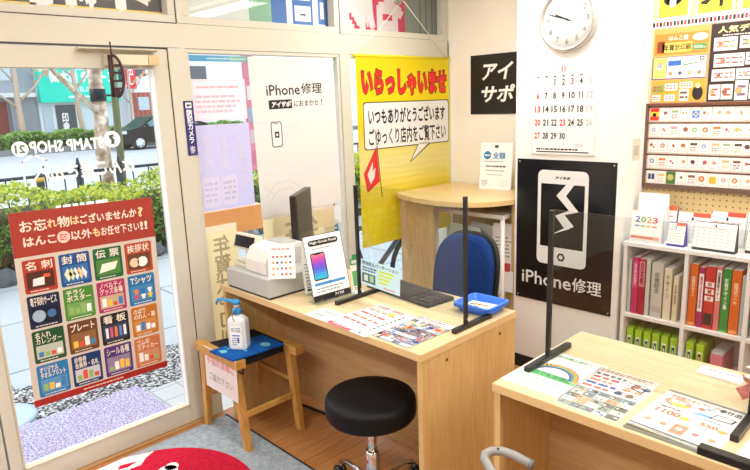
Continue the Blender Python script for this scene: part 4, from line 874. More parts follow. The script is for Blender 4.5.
# wooden stool
ws = thing('wooden_stool', 'light wooden stool with a woven black seat, holding the sanitiser bottle', 'stool', (-2.46, 1.475, 0))
for s_ in (-1, 1):
    MB().box(-.215 if s_ < 0 else -.16, .175 if s_ < 0 else .245, s_*.14-.026, s_*.14+.026, .408, .45, STOOLWOOD).build('seat_rail', ws, bevel=.004)
def leg(bx, by, tx, ty): MB().add([(bx-.018, by-.016, 0), (bx+.018, by-.016, 0), (bx+.018, by+.016, 0), (bx-.018, by+.016, 0), (tx-.022, ty-.018, .41), (tx+.022, ty-.018, .41), (tx+.022, ty+.018, .41), (tx-.022, ty+.018, .41)], [(0, 3, 2, 1), (4, 5, 6, 7), (0, 1, 5, 4), (1, 2, 6, 5), (2, 3, 7, 6), (3, 0, 4, 7)], STOOLWOOD).build('leg', ws, bevel=.003)
leg(-.185, -.145, -.155, -.14); leg(.185, -.145, .11, -.14); leg(.20, .145, .16, .14); leg(-.165, .145, -.105, .14)
MB().box(.165, .185, -.13, .13, .17, .195, STOOLWOOD).build('stretcher', ws, bevel=.002)
MB().box(-.165, -.148, -.13, .13, .17, .195, STOOLWOOD).build('stretcher', ws, bevel=.002)
MB().box(-.14, .16, .13, .15, .25, .272, STOOLWOOD).build('stretcher', ws, bevel=.002)
wv = MB()
for k in range(26): wv.tube([(-.13+.0108*k, -.15, .425), (-.13+.0108*k, -.12, .447), (-.13+.0108*k, 0, .437), (-.13+.0108*k, .12, .447), (-.13+.0108*k, .15, .425)], .0062, P('#1b1c20', .8), 6)
wv.box(-.135, .145, -.12, .12, .405, .435, P('#1b1c20', .85)); wv.build('woven_seat', ws)
MB().tube([(.12, -.11, .41), (.13, -.14, .39), (.15, -.12, .37), (.12, -.1, .385)], .004, K, 6).build('strap', ws)
mtv = Pan(); mtv.dz = .0006
BLU = speck('blue_cloth', [(.3, '#0b4f9e'), (.7, '#1461b8')], 40, .85, .2)
cm = MB().prism([(-.018, -.188), (.162, -.172), (.182, .095), (.0, .095)], .4535, .4615, BLU).build('seat_cloth', None, (-2.46, 1.475, 0), bevel=.002)
tag(cm, 'blue cloth mat with pale aqua marks on the wooden stool', 'mat')
LA = P('#6fc6dc', .8)
q = Pan(); q.disc(.135, .21, .03, LA, 1, 20, .022); q.poly([(.02, .025), (.06, .018), (.068, .04), (.05, .052), (.03, .048)], LA, 1); q.text('くま', .01, .06, .045, .08, LA, 1, .03); q.rect(.03, .1, .13, .112, LA, 1)
q.build('cloth_print', cm, (0, -.188, .462), flat(math.radians(4)))
# sanitiser bottle
bt = thing('pump_bottle', 'white hand sanitiser bottle with a blue pump on the wooden stool', 'bottle', (-2.40, 1.405, .4625), (0, 0, math.radians(35)))
def octo(r, z, k=.62, f=.75):
    pts = [(r, r*k), (r*k, r), (-r*k, r), (-r, r*k), (-r, -r*k), (-r*k, -r), (r*k, -r), (r, -r*k)]
    return [(a, b*f, z) for a, b in pts]
vs = []; prof = [(.036, 0), (.04, .004), (.041, .02), (.041, .118), (.038, .13), (.028, .142), (.015, .15), (.014, .156)]
for r_, z in prof: vs += octo(r_, z)
n8 = len(prof); fs = [(i*8+k, i*8+(k+1) % 8, (i+1)*8+(k+1) % 8, (i+1)*8+k) for i in range(n8-1) for k in range(8)]+[tuple(range(8))[::-1], tuple(range((n8-1)*8, n8*8))]
MB().add(vs, fs, P('#e3edf0', .3, 0, .5)).build('bottle_body', bt, bevel=.002)
q = Pan(.05, .095, P('#f3f7f8', .5), .0005); q.micro(.005, .07, .03, .088, 2, P('#7a8a96', .5), 1, seed=2); q.rect(.008, .05, .042, .056, P('#2f7fd0', .5), 1); q.rect(.03, .02, .038, .045, P('#2f5fb0', .5), 1); q.micro(.006, .008, .028, .045, 4, P('#8a97a2', .5), 1, seed=7); q.micro(.03, .066, .046, .09, 3, P('#3f5a78', .5), 1, seed=9)
q.build('bottle_label', bt, (-.025, -.0315, .012))
BC = P('#2f9be0', .4, 0, .5)
MB().lathe([(0, .154), (.019, .154), (.019, .174), (.014, .18), (0, .18)], BC, 22).build('collar', bt)
MB().lathe([(0, .18), (.012, .18), (.012, .196), (0, .196)], P('#e9d9b8', .5), 20).build('spring_guard', bt)
MB().lathe([(0, .196), (.016, .196), (.017, .208), (.012, .214), (0, .214)], BC, 20).tube([(0, 0, .206), (-.06, -.012+.03, .206), (-.105, .05, .197), (-.118, .058, .178), (-.12, .06, .17)], [.008, .0065, .006, .0055, .004], BC, 10).build('pump_head', bt)
MB().tube([(.012, -.018, .19), (.004, -.03, .17), (-.01, -.033, .15), (.0, -.035, .13)], .0016, K, 6).build('tie', bt)
bt.scale = (1.1, 1.1, 1.1)
q = Pan(.285, .205, P('#f1eef0', .6, transl=.1)); q.dz = .0004
q.text('手指の消毒に', .02, .125, .265, .168, P('#e59aa8', .6), 1, .035); q.text('ご協力下さい', .03, .045, .25, .082, P('#a9a6b0', .6), 1, .02)
tag(q.build('paper_sign', None, (-2.575, 1.3065, .25), (math.radians(-1.5), 0, 0)), 'white paper sign with pink and grey characters hanging on the front of the wooden stool', 'sign')
# rug
RG = speck('grey_rug', [(.35, '#8e9aa4'), (.65, '#a6b1ba')], 55, .98, .6, 4)
MB_ = MB().prism(rrect(-2.655, -1.15, -.4, 1.432, .02), .0, .010, RG); rug = MB_.build('entrance_rug')
tag(rug, 'grey entrance rug with a red disc and white shapes', 'rug')
MB().box(-2.66, -1.146, 1.432, 1.444, 0, .009, P('#2b2c30', .8)).build('rug_border', rug)
RR = speck('rug_red', [(.3, '#b3112f'), (.7, '#c91b3b')], 60, .98, .5, 3); RW = speck('rug_white', [(.3, '#dfdfdc'), (.7, '#efefec')], 60, .98, .5, 3)
MB().prism(circ(-2.22, .82, .435, 64), .0101, .0112, RR).build('red_disc', rug)
MB().prism([(-2.60, 1.02), (-2.575, .97), (-2.535, .93), (-2.56, .70), (-2.50, .55), (-2.64, .45), (-2.65, .9)], .0113, .0124, RW).prism(circ(-2.42, 1.02, .03, 18), .0113, .0124, RW).prism(circ(-2.40, .99, .045, 18), .0113, .0124, RW).prism([(-2.4, .8), (-2.1, .95), (-2.0, .8), (-2.2, .5), (-2.4, .6)], .0113, .0124, RW).build('white_shapes', rug)
MB().prism([(-2.6, .86), (-2.575, .93), (-2.56, .88), (-2.575, .84)], .0125, .0132, RR).build('red_mark', rug)
# =================================================================== ON THE FIRST DESK
T = .72
ISH = P('#e3e2dc', .45, 0, .4); ISG = P('#c6c8c6', .45)
cr_ = thing('cash_register', 'grey and cream cash register with a drawer on the left end of the desk', 'cash register', (-2.385, 1.605, T))
MB().box(-.175, .18, -.145, .17, .008, .095, P('#b9bcbb', .42)).build('cash_drawer', cr_, bevel=.005)
MB().box(-.17, .175, -.14, .165, 0, .008, BLK).build('foot', cr_)
by0, by1 = -.115, .13
bo = MB(); bo.prism([(by0, .095), (by0, .155), (by0+.03, .205), (by0+.07, .225), (by1-.02, .215), (by1, .2), (by1, .095)], -.045, .12, ISH, 'x'); bo.build('body', cr_, bevel=.008)
MB().box(.121, .123, -.06, .09, .12, .2, ISG).build('side_seam', cr_, bevel=.001)
MB().box(-.02, .1, .0, .08, .218, .228, P('#b3b4b0', .5)).build('printer_cover', cr_, bevel=.003)
MB().box(-.17, -.035, -.10, .08, .095, .115, P('#d8d5c2', .5)).box(-.165, -.04, -.09, .06, .117, .132, P('#d8d5c2', .5)).build('keypad_base', cr_, bevel=.004)
MB().tube([(-.10, -.02, .13), (-.11, -.03, .18)], .018, P('#d8d5c2', .5), 14).box(-.14, -.06, -.05, .02, .15, .165, P('#d8d5c2', .5)).build('display_neck', cr_)
dh = MB().box(-.075, .075, -.022, .022, -.038, .038, P('#d8d5c2', .5)).build('display_housing', cr_, (-.105, -.055, .215), (math.radians(-14), math.radians(4), math.radians(12)), bevel=.008)
MB().box(-.062, .062, -.0235, -.0222, -.028, .026, P('#20242a', .2)).build('display_screen', dh)
q = Pan(.12, .15, P('#f6f5f4', .5), .002); rr = random.Random(3)
q.micro(.015, .125, .105, .14, 1, P('#e59a9a', .5), 1)
for i in range(5):
    for j in range(4):
        if rr.random() < .9: q.disc(.022+i*.019, .02+j*.026, .0058, P(rr.choice(['#d85a4a', '#3f7fc0', '#4aa05a', '#7a5a9a', '#e0a040', '#3a4a6a', '#b05a7a']), .5), 1, 9)
tag(q.build('card_notice', None, (-2.212, 1.468, .817), (math.radians(-12), 0, math.radians(46))), 'white card printed with rows of coloured dots leaning on the cash register', 'card')
# monitor
mn = thing('monitor', 'slim black monitor turned sideways behind the cash register', 'monitor', (-2.45, 1.855, T), (0, 0, math.radians(129)))
MB().prism(rrect(-.168, .168, .15, .425, .008), -.013, .016, BLKM, 'y').build('bezel', mn, bevel=.002)
MB().box(-.155, .155, -.0145, -.0135, .17, .412, P('#2c2e33', .35, 0, .4)).build('screen', mn)
MB().box(-.03, .03, .016, .035, .02, .3, BLK).build('stand_neck', mn, bevel=.004)
MB().prism(rrect(-.09, .09, -.06, .09, .03), 0, .016, BLK).build('stand_base', mn, bevel=.003)
# acrylic sign holder
sh = thing('sign_holder', 'clear acrylic holder with a phone panel flyer on the desk, right of the till', 'sign holder', (-2.0, 1.655, T), (0, 0, math.radians(86)))
MB().box(-.105, .105, -.03, .05, 0, .003, ACRYL).box(-.105, .105, -.03, -.027, 0, .02, ACRYL).build('holder_base', sh)
MB().box(-.107, .107, .0, .0025, .0, .315, ACRYL).build('holder_back', sh, (0, -.002, .004), (math.radians(-13), 0, 0))
q = Pan(.205, .29, P('#f3f4f4', .5), .001); q.frame(0, 0, .205, .29, .0025, K, 1)
q.poly(rrect(.022, .183, .242, .268, .013), K, 1); q.text('High Grade Panel', .032, .248, .173, .263, W_, 2, .02); q.micro(.04, .226, .165, .232, 1, K, 1, .5)
q.poly(rrect(.022, .1, .09, .212, .01), K, 1)
for k in range(8):
    c = ['#2fb8d8', '#3fa0e0', '#4a7ae0', '#5a5ad8', '#7a4ad0', '#a048c0', '#c850a8', '#e07090'][k]; q.rect(.027, .096+k*.0138, .095, .096+(k+1)*.0138, P(c, .4), 2)
q.rect(.045, .203, .077, .208, K, 3)
q.rect(.02, .068, .185, .08, P('#3f8fd8', .5), 1); q.disc(.1, .074, .008, P('#3f8fd8', .5), 1, 10); q.micro(.025, .035, .18, .06, 2, P('#7a8a9a', .5), 1, .4, seed=5)
q.rect(.003, .003, .202, .027, K, 1); q.text('アイサポ', .115, .008, .165, .022, W_, 2, .04, shear=.15)
fl = q.build('flyer', sh, (-.1025, -.0045, .008), (math.radians(-13), 0, 0))
# leaflet holder and tag
lh = thing('leaflet_holder', 'small clear leaflet holder with white cards between till and phone flyer', 'leaflet holder', (-2.13, 1.66, T), (0, 0, math.radians(80)))
MB().box(-.05, .05, -.02, .03, 0, .004, ACRYL).box(-.05, .05, -.022, -.019, 0, .09, ACRYL).build('holder', lh)
q = Pan(.09, .16, P('#f1f1f0', .5), .006); q.micro(.01, .02, .08, .14, 8, P('#8f9aa0', .5), 1, .4, seed=3); q.rect(.01, .01, .05, .02, K, 1); q.build('cards', lh, (-.045, .004, .005), (math.radians(-10), 0, 0))
tg = thing('shelf_tag', 'narrow white tag with a green top standing beside the phone flyer', 'tag', (-1.985, 1.79, T), (0, 0, math.radians(70)))
q = Pan(.035, .13, P('#f4f6f3', .5), .002); q.rect(.005, .03, .03, .1, P('#6ab86a', .5), 1); q.micro(.008, .01, .028, .025, 2, P('#5aa05a', .5), 1); q.build('card', tg, (-.017, 0, .002), (math.radians(-6), math.radians(-4), 0))
q = Pan(); q.poly([(0, 0), (.045, 0), (.045, .03), (.036, .03), (.036, .048), (.009, .048), (.009, .03), (0, .03)], P('#35a05a', .5), 1); q.rect(.006, .006, .04, .022, W_, 2); q.build('green_top', tg, (-.03, -.003, .135))
MB().lathe([(0, 0), (.03, 0), (.028, .008), (0, .008)], P('#e9f2ef', .4), 24).build('tag_foot', tg)
# acrylic partitions
def partition(label, xa, xb, y, feet, ztop, zoff, post=(.015, .012)):
    pt = thing('desk_partition', label, 'partition', ((xa+xb)/2, y, T)); w2 = (xb-xa)/2
    for s_, (f0, f1) in zip((-1, 1), feet):
        MB().box(s_*w2-post[0]/2, s_*w2+post[0]/2, -post[1]/2, post[1]/2, 0, ztop, BLKM).build('post', pt, bevel=.001)
        MB().box(s_*w2-.010, s_*w2+.010, f0, f1, 0, .018, BLKM).build('foot', pt, bevel=.002)
        MB().lathe([(0, 0), (.004, 0), (.004, .002), (0, .002)], GREYM, 10, Matrix.Translation((s_*w2+post[0]/2, 0, .04)) @ Matrix.Rotation(PI/2, 4, 'Y')).build('bolt', pt)
    MB().box(-w2+post[0]/2, w2-post[0]/2, -.0015, .0015, zoff, ztop+.003, ACRYL).build('clear_panel', pt); return pt
partition('clear desk partition with black posts across the first desk', -1.925, -1.337, 1.75, ((-.14, .115), (-.075, .155)), .505, .035)
partition('clear desk partition with black posts across the second desk', -.962, -.372, 1.70, ((-.13, .14), (-.14, .14)), .50, .0)
q = Pan(.235, .115, P('#bfe0ec', .5), .001); q.text('飛沫防止パーテーション', .008, .092, .225, .109, P('#1f3a6a', .5), 1, .03); q.rect(.008, .012, .09, .055, P('#4a6a72', .5), 1); q.rect(.02, .02, .045, .048, P('#c8e0d8', .5), 2); q.rect(.055, .02, .08, .05, P('#9ac8a0', .5), 2)
q.micro(.01, .062, .1, .086, 2, P('#4a5a8a', .5), 1, .6, seed=2)
for k in range(4): q.rect(.11, .075-k*.016, .2-k*.012, .084-k*.016, P('#c9e23c', .5), 1)
q.micro(.14, .006, .215, .016, 1, P('#e05a5a', .5), 1)
tag(q.build('partition_flyer', None, (-1.91, 1.747, .79), (0, math.radians(3), 0)), 'light blue flyer fixed to the lower left of the first partition', 'flyer')
# papers on desk 1
def paper(label, x, y, w2, h2, rz, paint, col='#e6e6e4', name='flyer', z=T, cat='flyer', lay=0):
    q = Pan(w2, h2, P(col, .4), .0004); paint(q)
    return tag(q.build(name, None, (x, y, z+.0008+lay*.0016), flat(rz)), label, cat)
def pa(q): q.frame(.004, .004, q.w-.004, q.h-.004, .002, P('#6aa87a', .5), 1); q.text('ご注文方法', .03, .07, .12, .09, P('#4f9a68', .5), 1, .03); q.text('お支払い', .03, .03, .1, .05, P('#4f9a68', .5), 1, .03)
paper('small white sheet with green lettering and border at the front edge of the desk', -1.945, 1.447, .165, .115, 0, pa)
def pb_(q):
    q.text('お名前・住所印', .02, .235, .17, .262, P('#e0604a', .5), 1, .03); q.rect(.12, .205, .16, .222, P('#f2e21c', .5), 2)
    for k in range(4): q.micro(.015, .05+k*.045, q.w-.015, .078+k*.045, 1, P(['#d8506a', '#e07a5a', '#c84a5a', '#e8a08a'][k], .5), 1, .5, seed=k)
    q.frame(.006, .006, q.w-.006, q.h-.006, .001, P('#e8b8b0', .5), 1)
def pb2(q): q.rect(.0, .0, .14, .035, P('#e05468', .5), 1); q.text('スタンプ', .02, .008, .12, .028, W_, 2, .04); q.micro(.15, .01, .2, .025, 1, K, 1); q.micro(.19, .05, .2, .25, 9, P('#3a3a3c', .5), 1, .5, seed=4)
paper('white sheet with a red stamp heading under the red printed price list', -1.80, 1.45, .235, .285, math.radians(-3), pb2)
paper('white price list with red print and a yellow highlight', -1.815, 1.475, .195, .27, math.radians(-6), pb_, lay=1)
def pc(q):
    r = random.Random(9)
    q.rect(.002, .235, .185, .275, P('#d9dcde', .5), 1); q.micro(.008, .255, .17, .268, 1, K, 2); q.micro(.008, .24, .17, .25, 1, P('#c85a48', .5), 2)
    cl = ['#33425a', '#d85a40', '#7a8a9a', '#2d4ea0', '#c8a070', '#dcdcdc', '#454a4e', '#e0b840', '#5a6a78', '#b8c8d8', '#20242c', '#e8e8e6']
    for i in range(10):
        x = .003
        while x < .175:
            wd = r.uniform(.009, .028); z = .004+i*.023; q.rect(x, z, min(x+wd, .184), z+.0205, P(r.choice(cl), .5), 2)
            q.micro(x+.002, z+.004, min(x+wd, .184)-.002, z+.015, 2, P(r.choice(['#f0f0f0', '#2a2f38', '#e0603c', '#f2f2ee', '#3a5ac0']), .5), 3, .6, seed=r.randint(0, 999)); x += wd+.002
    q.text('コピー', .09, .03, .17, .055, P('#24429a', .5), 5, .05, outline=(W_, .08)); q.text('スタンプ印', .02, .1, .15, .125, P('#3a4048', .5), 5, .05, outline=(W_, .08)); q.frame(0, 0, q.w, q.h, .003, P('#4a5058', .5), 1)
paper('busy colourful catalogue sheet at the front right corner of the desk', -1.56, 1.468, .187, .277, math.radians(-1), pc, '#c2c8ce')
# keyboard
kb = thing('keyboard', 'black computer keyboard behind the clear partition', 'keyboard', (-1.80, 1.935, T), (0, 0, math.radians(-7)))
MB().prism(rrect(-.215, .215, -.08, .08, .01), 0, .014, P('#1c1c1e', .45)).build('case', kb, bevel=.003)
ky = MB()
for r_ in range(6):
    for c_ in range(21):
        if c_ in (15, 17) or (r_ == 0 and 4 < c_ < 10): continue
        x, y = -.205+c_*.0196, -.066+r_*.0215; ky.add([(x, y, .014), (x+.0175, y, .014), (x+.0175, y+.019, .014), (x, y+.019, .014), (x+.002, y+.002, .021), (x+.0155, y+.002, .021), (x+.0155, y+.017, .021), (x+.002, y+.017, .021)], [(4, 5, 6, 7), (0, 1, 5, 4), (1, 2, 6, 5), (2, 3, 7, 6), (3, 0, 4, 7)], P('#2d2d30' if c_ < 15 else '#323236', .4, 0, .6))
ky.box(-.107, -.01, -.066, -.047, .014, .021, P('#2d2d30', .4)); tag(ky.build('keys', kb), kind='stuff')
# trays
def tray(label, z, rz, col):
    t = thing('blue_tray', label, 'tray', (-1.415, 1.955, z), (0, 0, rz)); o_ = rrect(-.088, .088, -.08, .08, .02, 5); i_ = rrect(-.07, .07, -.062, .062, .015, 5); m_ = rrect(-.081, .081, -.073, .073, .018, 5)
    n = len(o_); vs = [(x, y, 0) for x, y in i_]+[(x, y, .026) for x, y in m_]+[(x, y, .026) for x, y in o_]+[(x, y, .022) for x, y in o_]
    fs = [tuple(range(n))]+[(k*n+i, k*n+(i+1) % n, (k+1)*n+(i+1) % n, (k+1)*n+i) for k in range(3) for i in range(n)]
    o = MB().add(vs, fs, col).build('tray_body', t); o.modifiers.new('solid', 'SOLIDIFY').thickness = .0022; return t
tray('lower of two stacked blue plastic trays on the desk', T+.003, math.radians(6), P('#3a6fe0', .3, 0, .5))
tray('upper of two stacked blue plastic trays on the desk', T+.012, math.radians(2), P('#3d7ff0', .3, 0, .5))
def pt_(q): q.micro(.01, .02, .06, .06, 2, P('#4a4a4e', .5), 1); q.rect(.03, .05, .09, .062, P('#e07a3c', .5), 2); q.rect(.02, .012, .07, .02, P('#3f8a5a', .5), 2)
paper('white note lying in the upper blue tray', -1.475, 1.905, .12, .09, math.radians(8), pt_, z=T+.0165, name='note', cat='note')
# =================================================================== ON THE SECOND DESK
def d2a(q):
    q.text('虹の印章工房セット', .03, .255, .185, .275, P('#6aa86a', .5), 1, .03)
    for k, c in enumerate(('#e8a07a', '#eec86a', '#a8d08a', '#7ab8d8', '#8a80c0')):
        r0 = .085-.006*k; pts = [(.1+r0*math.cos(t_), .115+r0*math.sin(t_)) for t_ in [PI*i/20 for i in range(21)]]; q.line(pts, .0065, P(c, .5), 2)
    q.rect(.015, .095, .19, .13, P('#6ab87a', .5), 1); q.text('いつでもお得に', .025, .1, .175, .126, P('#3f8a54', .5), 3, .04); q.micro(.02, .065, .19, .078, 1, P('#7ab890', .5), 1); q.micro(.06, .04, .15, .05, 1, P('#8a9a8a', .5), 1)
paper('white flyer with a rainbow and green heading at the left end of the second desk', -.998, 1.482, .205, .29, math.radians(-1), d2a)
def d2b(q):
    r = random.Random(21); q.rect(.003, .003, .18, .14, P('#b4b8b0', .5), 1); q.rect(.003, .14, .18, .265, P('#e6e0dc', .5), 1); q.rect(.003, .268, .18, .297, P('#d8d0c6', .5), 1)
    q.micro(.008, .272, .175, .293, 2, P('#8a5a4a', .5), 2, .6, seed=3)
    for i in range(5):
        for j in range(5):
            x, z = .005+j*.035, .005+i*.027; q.rect(x, z, x+.033, z+.025, P(r.choice(['#dcd8c8', '#98a498', '#6a7468', '#b8a080', '#b8c4d0', '#e8e4da', '#7a8a90']), .5), 2)
            for m in range(4): a, b = x+r.uniform(.001, .022), z+r.uniform(.001, .016); q.rect(a, b, a+r.uniform(.004, .01), b+r.uniform(.003, .008), P(r.choice(['#5a6a60', '#8a6a50', '#d8c890', '#f0efe8', '#38424a', '#d88a6a', '#4a6a9a']), .5), 3+m % 2)
    for i in range(5): q.micro(.008, .146+i*.024, .1, .166+i*.024, 1, P(['#d86a5a', '#4a5a90', '#c8805a', '#c84a4a', '#5a5a62'][i], .5), 3, .7, seed=i)
    for i in range(6): q.disc(.115+.011*i, .16+.034*(i % 3), .012, P(['#3a4a70', '#e8a07a', '#c87a5a', '#8a6a5a', '#d8b090', '#5a6a8a'][i], .5), 3, 10); q.micro(.11, .15+i*.018, .175, .158+i*.018, 1, P('#6a605a', .5), 4, .5, seed=i+9)
    q.line([(.13, .215), (.165, .2), (.17, .225), (.135, .24)], .004, P('#3c3f48', .5), 5, True)
paper('crowded multi-coloured catalogue sheet in the middle of the second desk', -.803, 1.458, .183, .30, math.radians(.5), d2b, '#cfcfca')
def d2c(q):
    W2, H2 = q.w, q.h; OR = P('#e07a5c', .5)
    q.rect(.0, H2-.012, W2, H2, P('#7a7f84', .5), 1); q.rect(.0, .012, W2, .02, P('#6a6f74', .5), 1)
    q.text('お名前スタンプ', .02, H2-.045, .11, H2-.022, OR, 1, .04); q.text('・ご奉仕品', .115, H2-.045, .2, H2-.022, P('#3c4046', .5), 1, .04)
    q.disc(.05, .198, .036, P('#f0937c', .5), 1, 24, .024); q.text('限定', .03, .19, .07, .212, W_, 2, .05); q.rect(.04, .178, .08, .192, P('#f2dc4a', .5), 3)
    q.text('1100', .02, .115, .085, .142, OR, 1, .05); q.disc(.098, .122, .014, P('#f0b840', .5), 1, 16, .009); q.text('550', .135, .115, .18, .137, OR, 1, .05); q.disc(.192, .118, .012, P('#f0a040', .5), 1, 16, .008)
    q.frame(.02, .148, .08, .162, .0015, K, 1); q.micro(.024, .151, .076, .16, 1, K, 2); q.frame(.13, .145, .185, .158, .0015, P('#5aa0a8', .5), 1); q.micro(.133, .148, .182, .156, 1, P('#3f8a94', .5), 2)
    q.poly([(.1, .165), (.15, .17), (.16, .18), (.11, .185)], P('#7aa8d0', .5), 1); q.poly([(.14, .17), (.195, .175), (.2, .2), (.15, .205)], P('#3c4046', .5), 1); q.poly([(.145, .175), (.19, .179), (.194, .196), (.153, .2)], P('#f0ece6', .5), 2); q.disc(.11, .205, .01, P('#a8806a', .5), 1, 9); q.disc(.125, .215, .008, P('#8a9ab0', .5), 1, 9)
    for k in range(5): q.rect(.012+k*.04, .03, .046+k*.04, .085, P(['#f6d8cc', '#f4e2d4', '#e88a70', '#f4e0d8', '#f2dccc'][k], .5), 1); q.disc(.029+k*.04, .06, .009, P(['#e8a08a', '#d88a6a', '#f6e0c8', '#e07a7a', '#d8987a'][k], .5), 2, 10)
paper('white price flyer with red prices 1100 and 550 on the second desk', -.603, 1.478, .215, .265, math.radians(-3), d2c, '#e9e6e2')
def d2d(q): q.micro(.02, .02, .18, .04, 1, K, 1); q.rect(.03, .05, .16, .075, P('#7a7f86', .5), 1); q.disc(.1, .13, .03, P('#8a8f96', .5), 1, 16, .012); q.micro(.04, .16, .15, .2, 2, P('#b05a6a', .5), 1); q.rect(.0, .09, .2, .095, P('#c8ccd0', .5), 1)
paper('white flyer with small grey pictures at the right end of the second desk', -.352, 1.462, .2, .28, math.radians(-2), d2d, '#f1f1f3')
nb = thing('name_placard', 'white placard lying near the back of the second desk', 'placard', (-.575, 1.905, T+.0005), (0, 0, math.radians(-4)))
MB().prism(rrect(0, .125, 0, .06, .003), 0, .006, P('#f6f6f5', .4)).build('board', nb, bevel=.001)
q = Pan(); q.micro(.02, .035, .11, .046, 1, P('#3c3c40', .5), 1, .5, seed=3); q.micro(.03, .015, .1, .022, 1, P('#8a8a90', .5), 1, .5, seed=5); q.build('lettering', nb, (0, 0, .0062), flat())
ac = thing('acrylic_sign_stand', 'clear acrylic strip with a black bar along the front edge of the second desk', 'sign stand', (-.60, 1.452, T))
MB().box(0, .19, 0, .028, 0, .004, glass('acrylic_edge', '#dfe6e6', 1.5, .08)).box(0, .19, -.001, .002, 0, .007, P('#8a908e', .2)).build('clear_strip', ac)
MB().box(.18, .5, -.006, .022, 0, .02, BLKM).build('black_bar', ac, bevel=.002)
# packets of sweets hanging beside the right post
pk = thing('sweet_packets', 'clump of clear red and white wrapped packets beside the right partition post', 'packets', (-.372, 1.80, T)); rr = random.Random(2)
for k in range(9):
    M_ = Matrix.Translation((rr.uniform(-.03, .02), rr.uniform(-.035, .035), .02+.012*k)) @ Euler((rr.uniform(-.8, .8), rr.uniform(-.7, .7), rr.uniform(0, 3))).to_matrix().to_4x4()
    mb = MB(); g_ = 6; vs = []; fs = []
    for i in range(g_+1):
        for j in range(g_+1):
            u, v = i/g_*2-1, j/g_*2-1; vs.append((u*.026, v*.02, .008*(1-u**4)*(1-v**4)+rr.uniform(-.0015, .0015)))
    n0 = len(vs); vs += [(a, b, -c) for a, b, c in vs]
    for i in range(g_):
        for j in range(g_): a = i*(g_+1)+j; fs += [(a, a+g_+1, a+g_+2, a+1), (n0+a, n0+a+1, n0+a+g_+2, n0+a+g_+1)]
    mb.add(vs, fs, P(['#c8342e', '#ece6e2', '#b9564a', '#f2efec', '#d88a7a', '#dfd6d2'][k % 6], .2, 0, .7)); mb.build('packet', pk).matrix_local = M_
# =================================================================== BEHIND THE FIRST DESK
ch = thing('office_chair', 'dark blue fabric office chair behind the first desk', 'chair', (-1.80, 2.36, 0), (0, 0, math.radians(-4)))
NV = speck('navy_fabric', [(.3, '#0e2e66'), (.7, '#123876')], 90, .9, .2)
smooth_pad(.37, .46, .06, 3.0, 48, NV, .3, .006, -.03).build('backrest_pad', ch, (0, .0, .685), (math.radians(-8), 0, 0))
smooth_pad(.395, .485, .035, 3.0, 48, P('#101114', .5), .3, 0, -.03).build('backrest_shell', ch, (0, .035, .682), (math.radians(-8), 0, 0))
smooth_pad(.46, .44, .07, 3.2, 48, NV, .3, .01).build('seat', ch, (0, -.22, .43), (-PI/2, 0, 0))
MB().box(-.03, .03, .06, .08, .38, .7, BLK).box(-.03, .03, -.2, .08, .36, .385, BLK).build('back_bar', ch, bevel=.004)
MB().lathe([(0, .1), (.025, .1), (.025, .38), (0, .38)], BLKM, 20, Matrix.Translation((0, -.2, 0))).build('column', ch)
for k in range(5):
    a = 2*PI*k/5+.3; c_, s_ = math.cos(a), math.sin(a)
    lg = MB().tube([(0, -.2, .1), (.25*c_, -.2+.25*s_, .075)], [.02, .013], BLK, 10).build('leg', ch)
    MB().lathe([(0, -.01), (.028, -.01), (.028, .01), (0, .01)], BLKM, 18, Matrix.Translation((.25*c_, -.2+.25*s_, .03)) @ Matrix.Rotation(a, 4, 'Z') @ Matrix.Rotation(PI/2, 4, 'X')).build('castor', lg)
# corner counter
ct = thing('corner_counter', 'curved-front maple corner counter between the window and the pillar', 'counter', (0, 0, 0))
outl = [(-2.68, 2.79), (-2.6, 2.745), (-2.45, 2.695), (-2.3, 2.672), (-2.184, 2.678), (-2.069, 2.715), (-1.99, 2.78), (-1.94, 2.86), (-1.91, 2.95), (-1.908, 3.38), (-2.68, 3.38)]
def subdiv(p, n=3):
    out = []
    for i in range(len(p)-1):
        p0, p1, p2, p3 = p[max(i-1, 0)], p[i], p[i+1], p[min(i+2, len(p)-1)]
        for k in range(n):
            t = k/n; out.append(tuple(.5*((2*b)+(-a+c)*t+(2*a-5*b+4*c-d)*t*t+(-a+3*b-3*c+d)*t**3) for a, b, c, d in zip(p0, p1, p2, p3)))
    return out+[p[-1]]
MB().prism(subdiv(outl[:9], 4)+outl[9:], .972, 1.0, COUNTER).build('countertop', ct, bevel=.003)
MB().box(-2.675, -2.40, 2.82, 2.84, 0, .972, COUNTERSIDE).build('end_panel', ct, bevel=.001)
MB().box(-2.675, -1.91, 3.355, 3.375, 0, .972, COUNTERSIDE).build('back_panel', ct)
MB().box(-1.935, -1.91, 2.97, 3.355, 0, .972, COUNTERSIDE).build('end_panel', ct)
MB().lathe([(0, 0), (.005, 0), (.005, .001), (0, .001)], P('#6a4a2c', .6), 12, Matrix.Translation((-2.59, 2.82, .66)) @ Matrix.Rotation(PI/2, 4, 'X')).build('screw_cap', ct)
cdn = thing('counter_card', 'white standing card with a blue circle and code on the corner counter', 'card', (-2.335, 3.20, 1.0005), (0, 0, math.radians(6)))
q = Pan(.225, .295, P('#f3f4f4', .45), .004); BLT = P('#2f78b8', .5); q.frame(0, 0, .225, .295, .002, P('#d8dadb', .5), 1)
q.rect(.1, .262, .125, .28, P('#3c4650', .5), 1); q.disc(.05, .215, .026, BLT, 1, 24); q.micro(.032, .208, .068, .222, 1, W_, 2, .6); q.text('全額', .09, .195, .175, .235, BLT, 1, .04)
q.micro(.03, .172, .19, .182, 1, P('#6a7a88', .5), 1); q.micro(.04, .14, .185, .153, 1, K, 1, .7, seed=4); q.micro(.04, .115, .18, .124, 1, P('#5a5a60', .5), 1, .5, seed=3); q.micro(.05, .09, .18, .097, 1, P('#8a8a90', .5), 1, .5, seed=6)
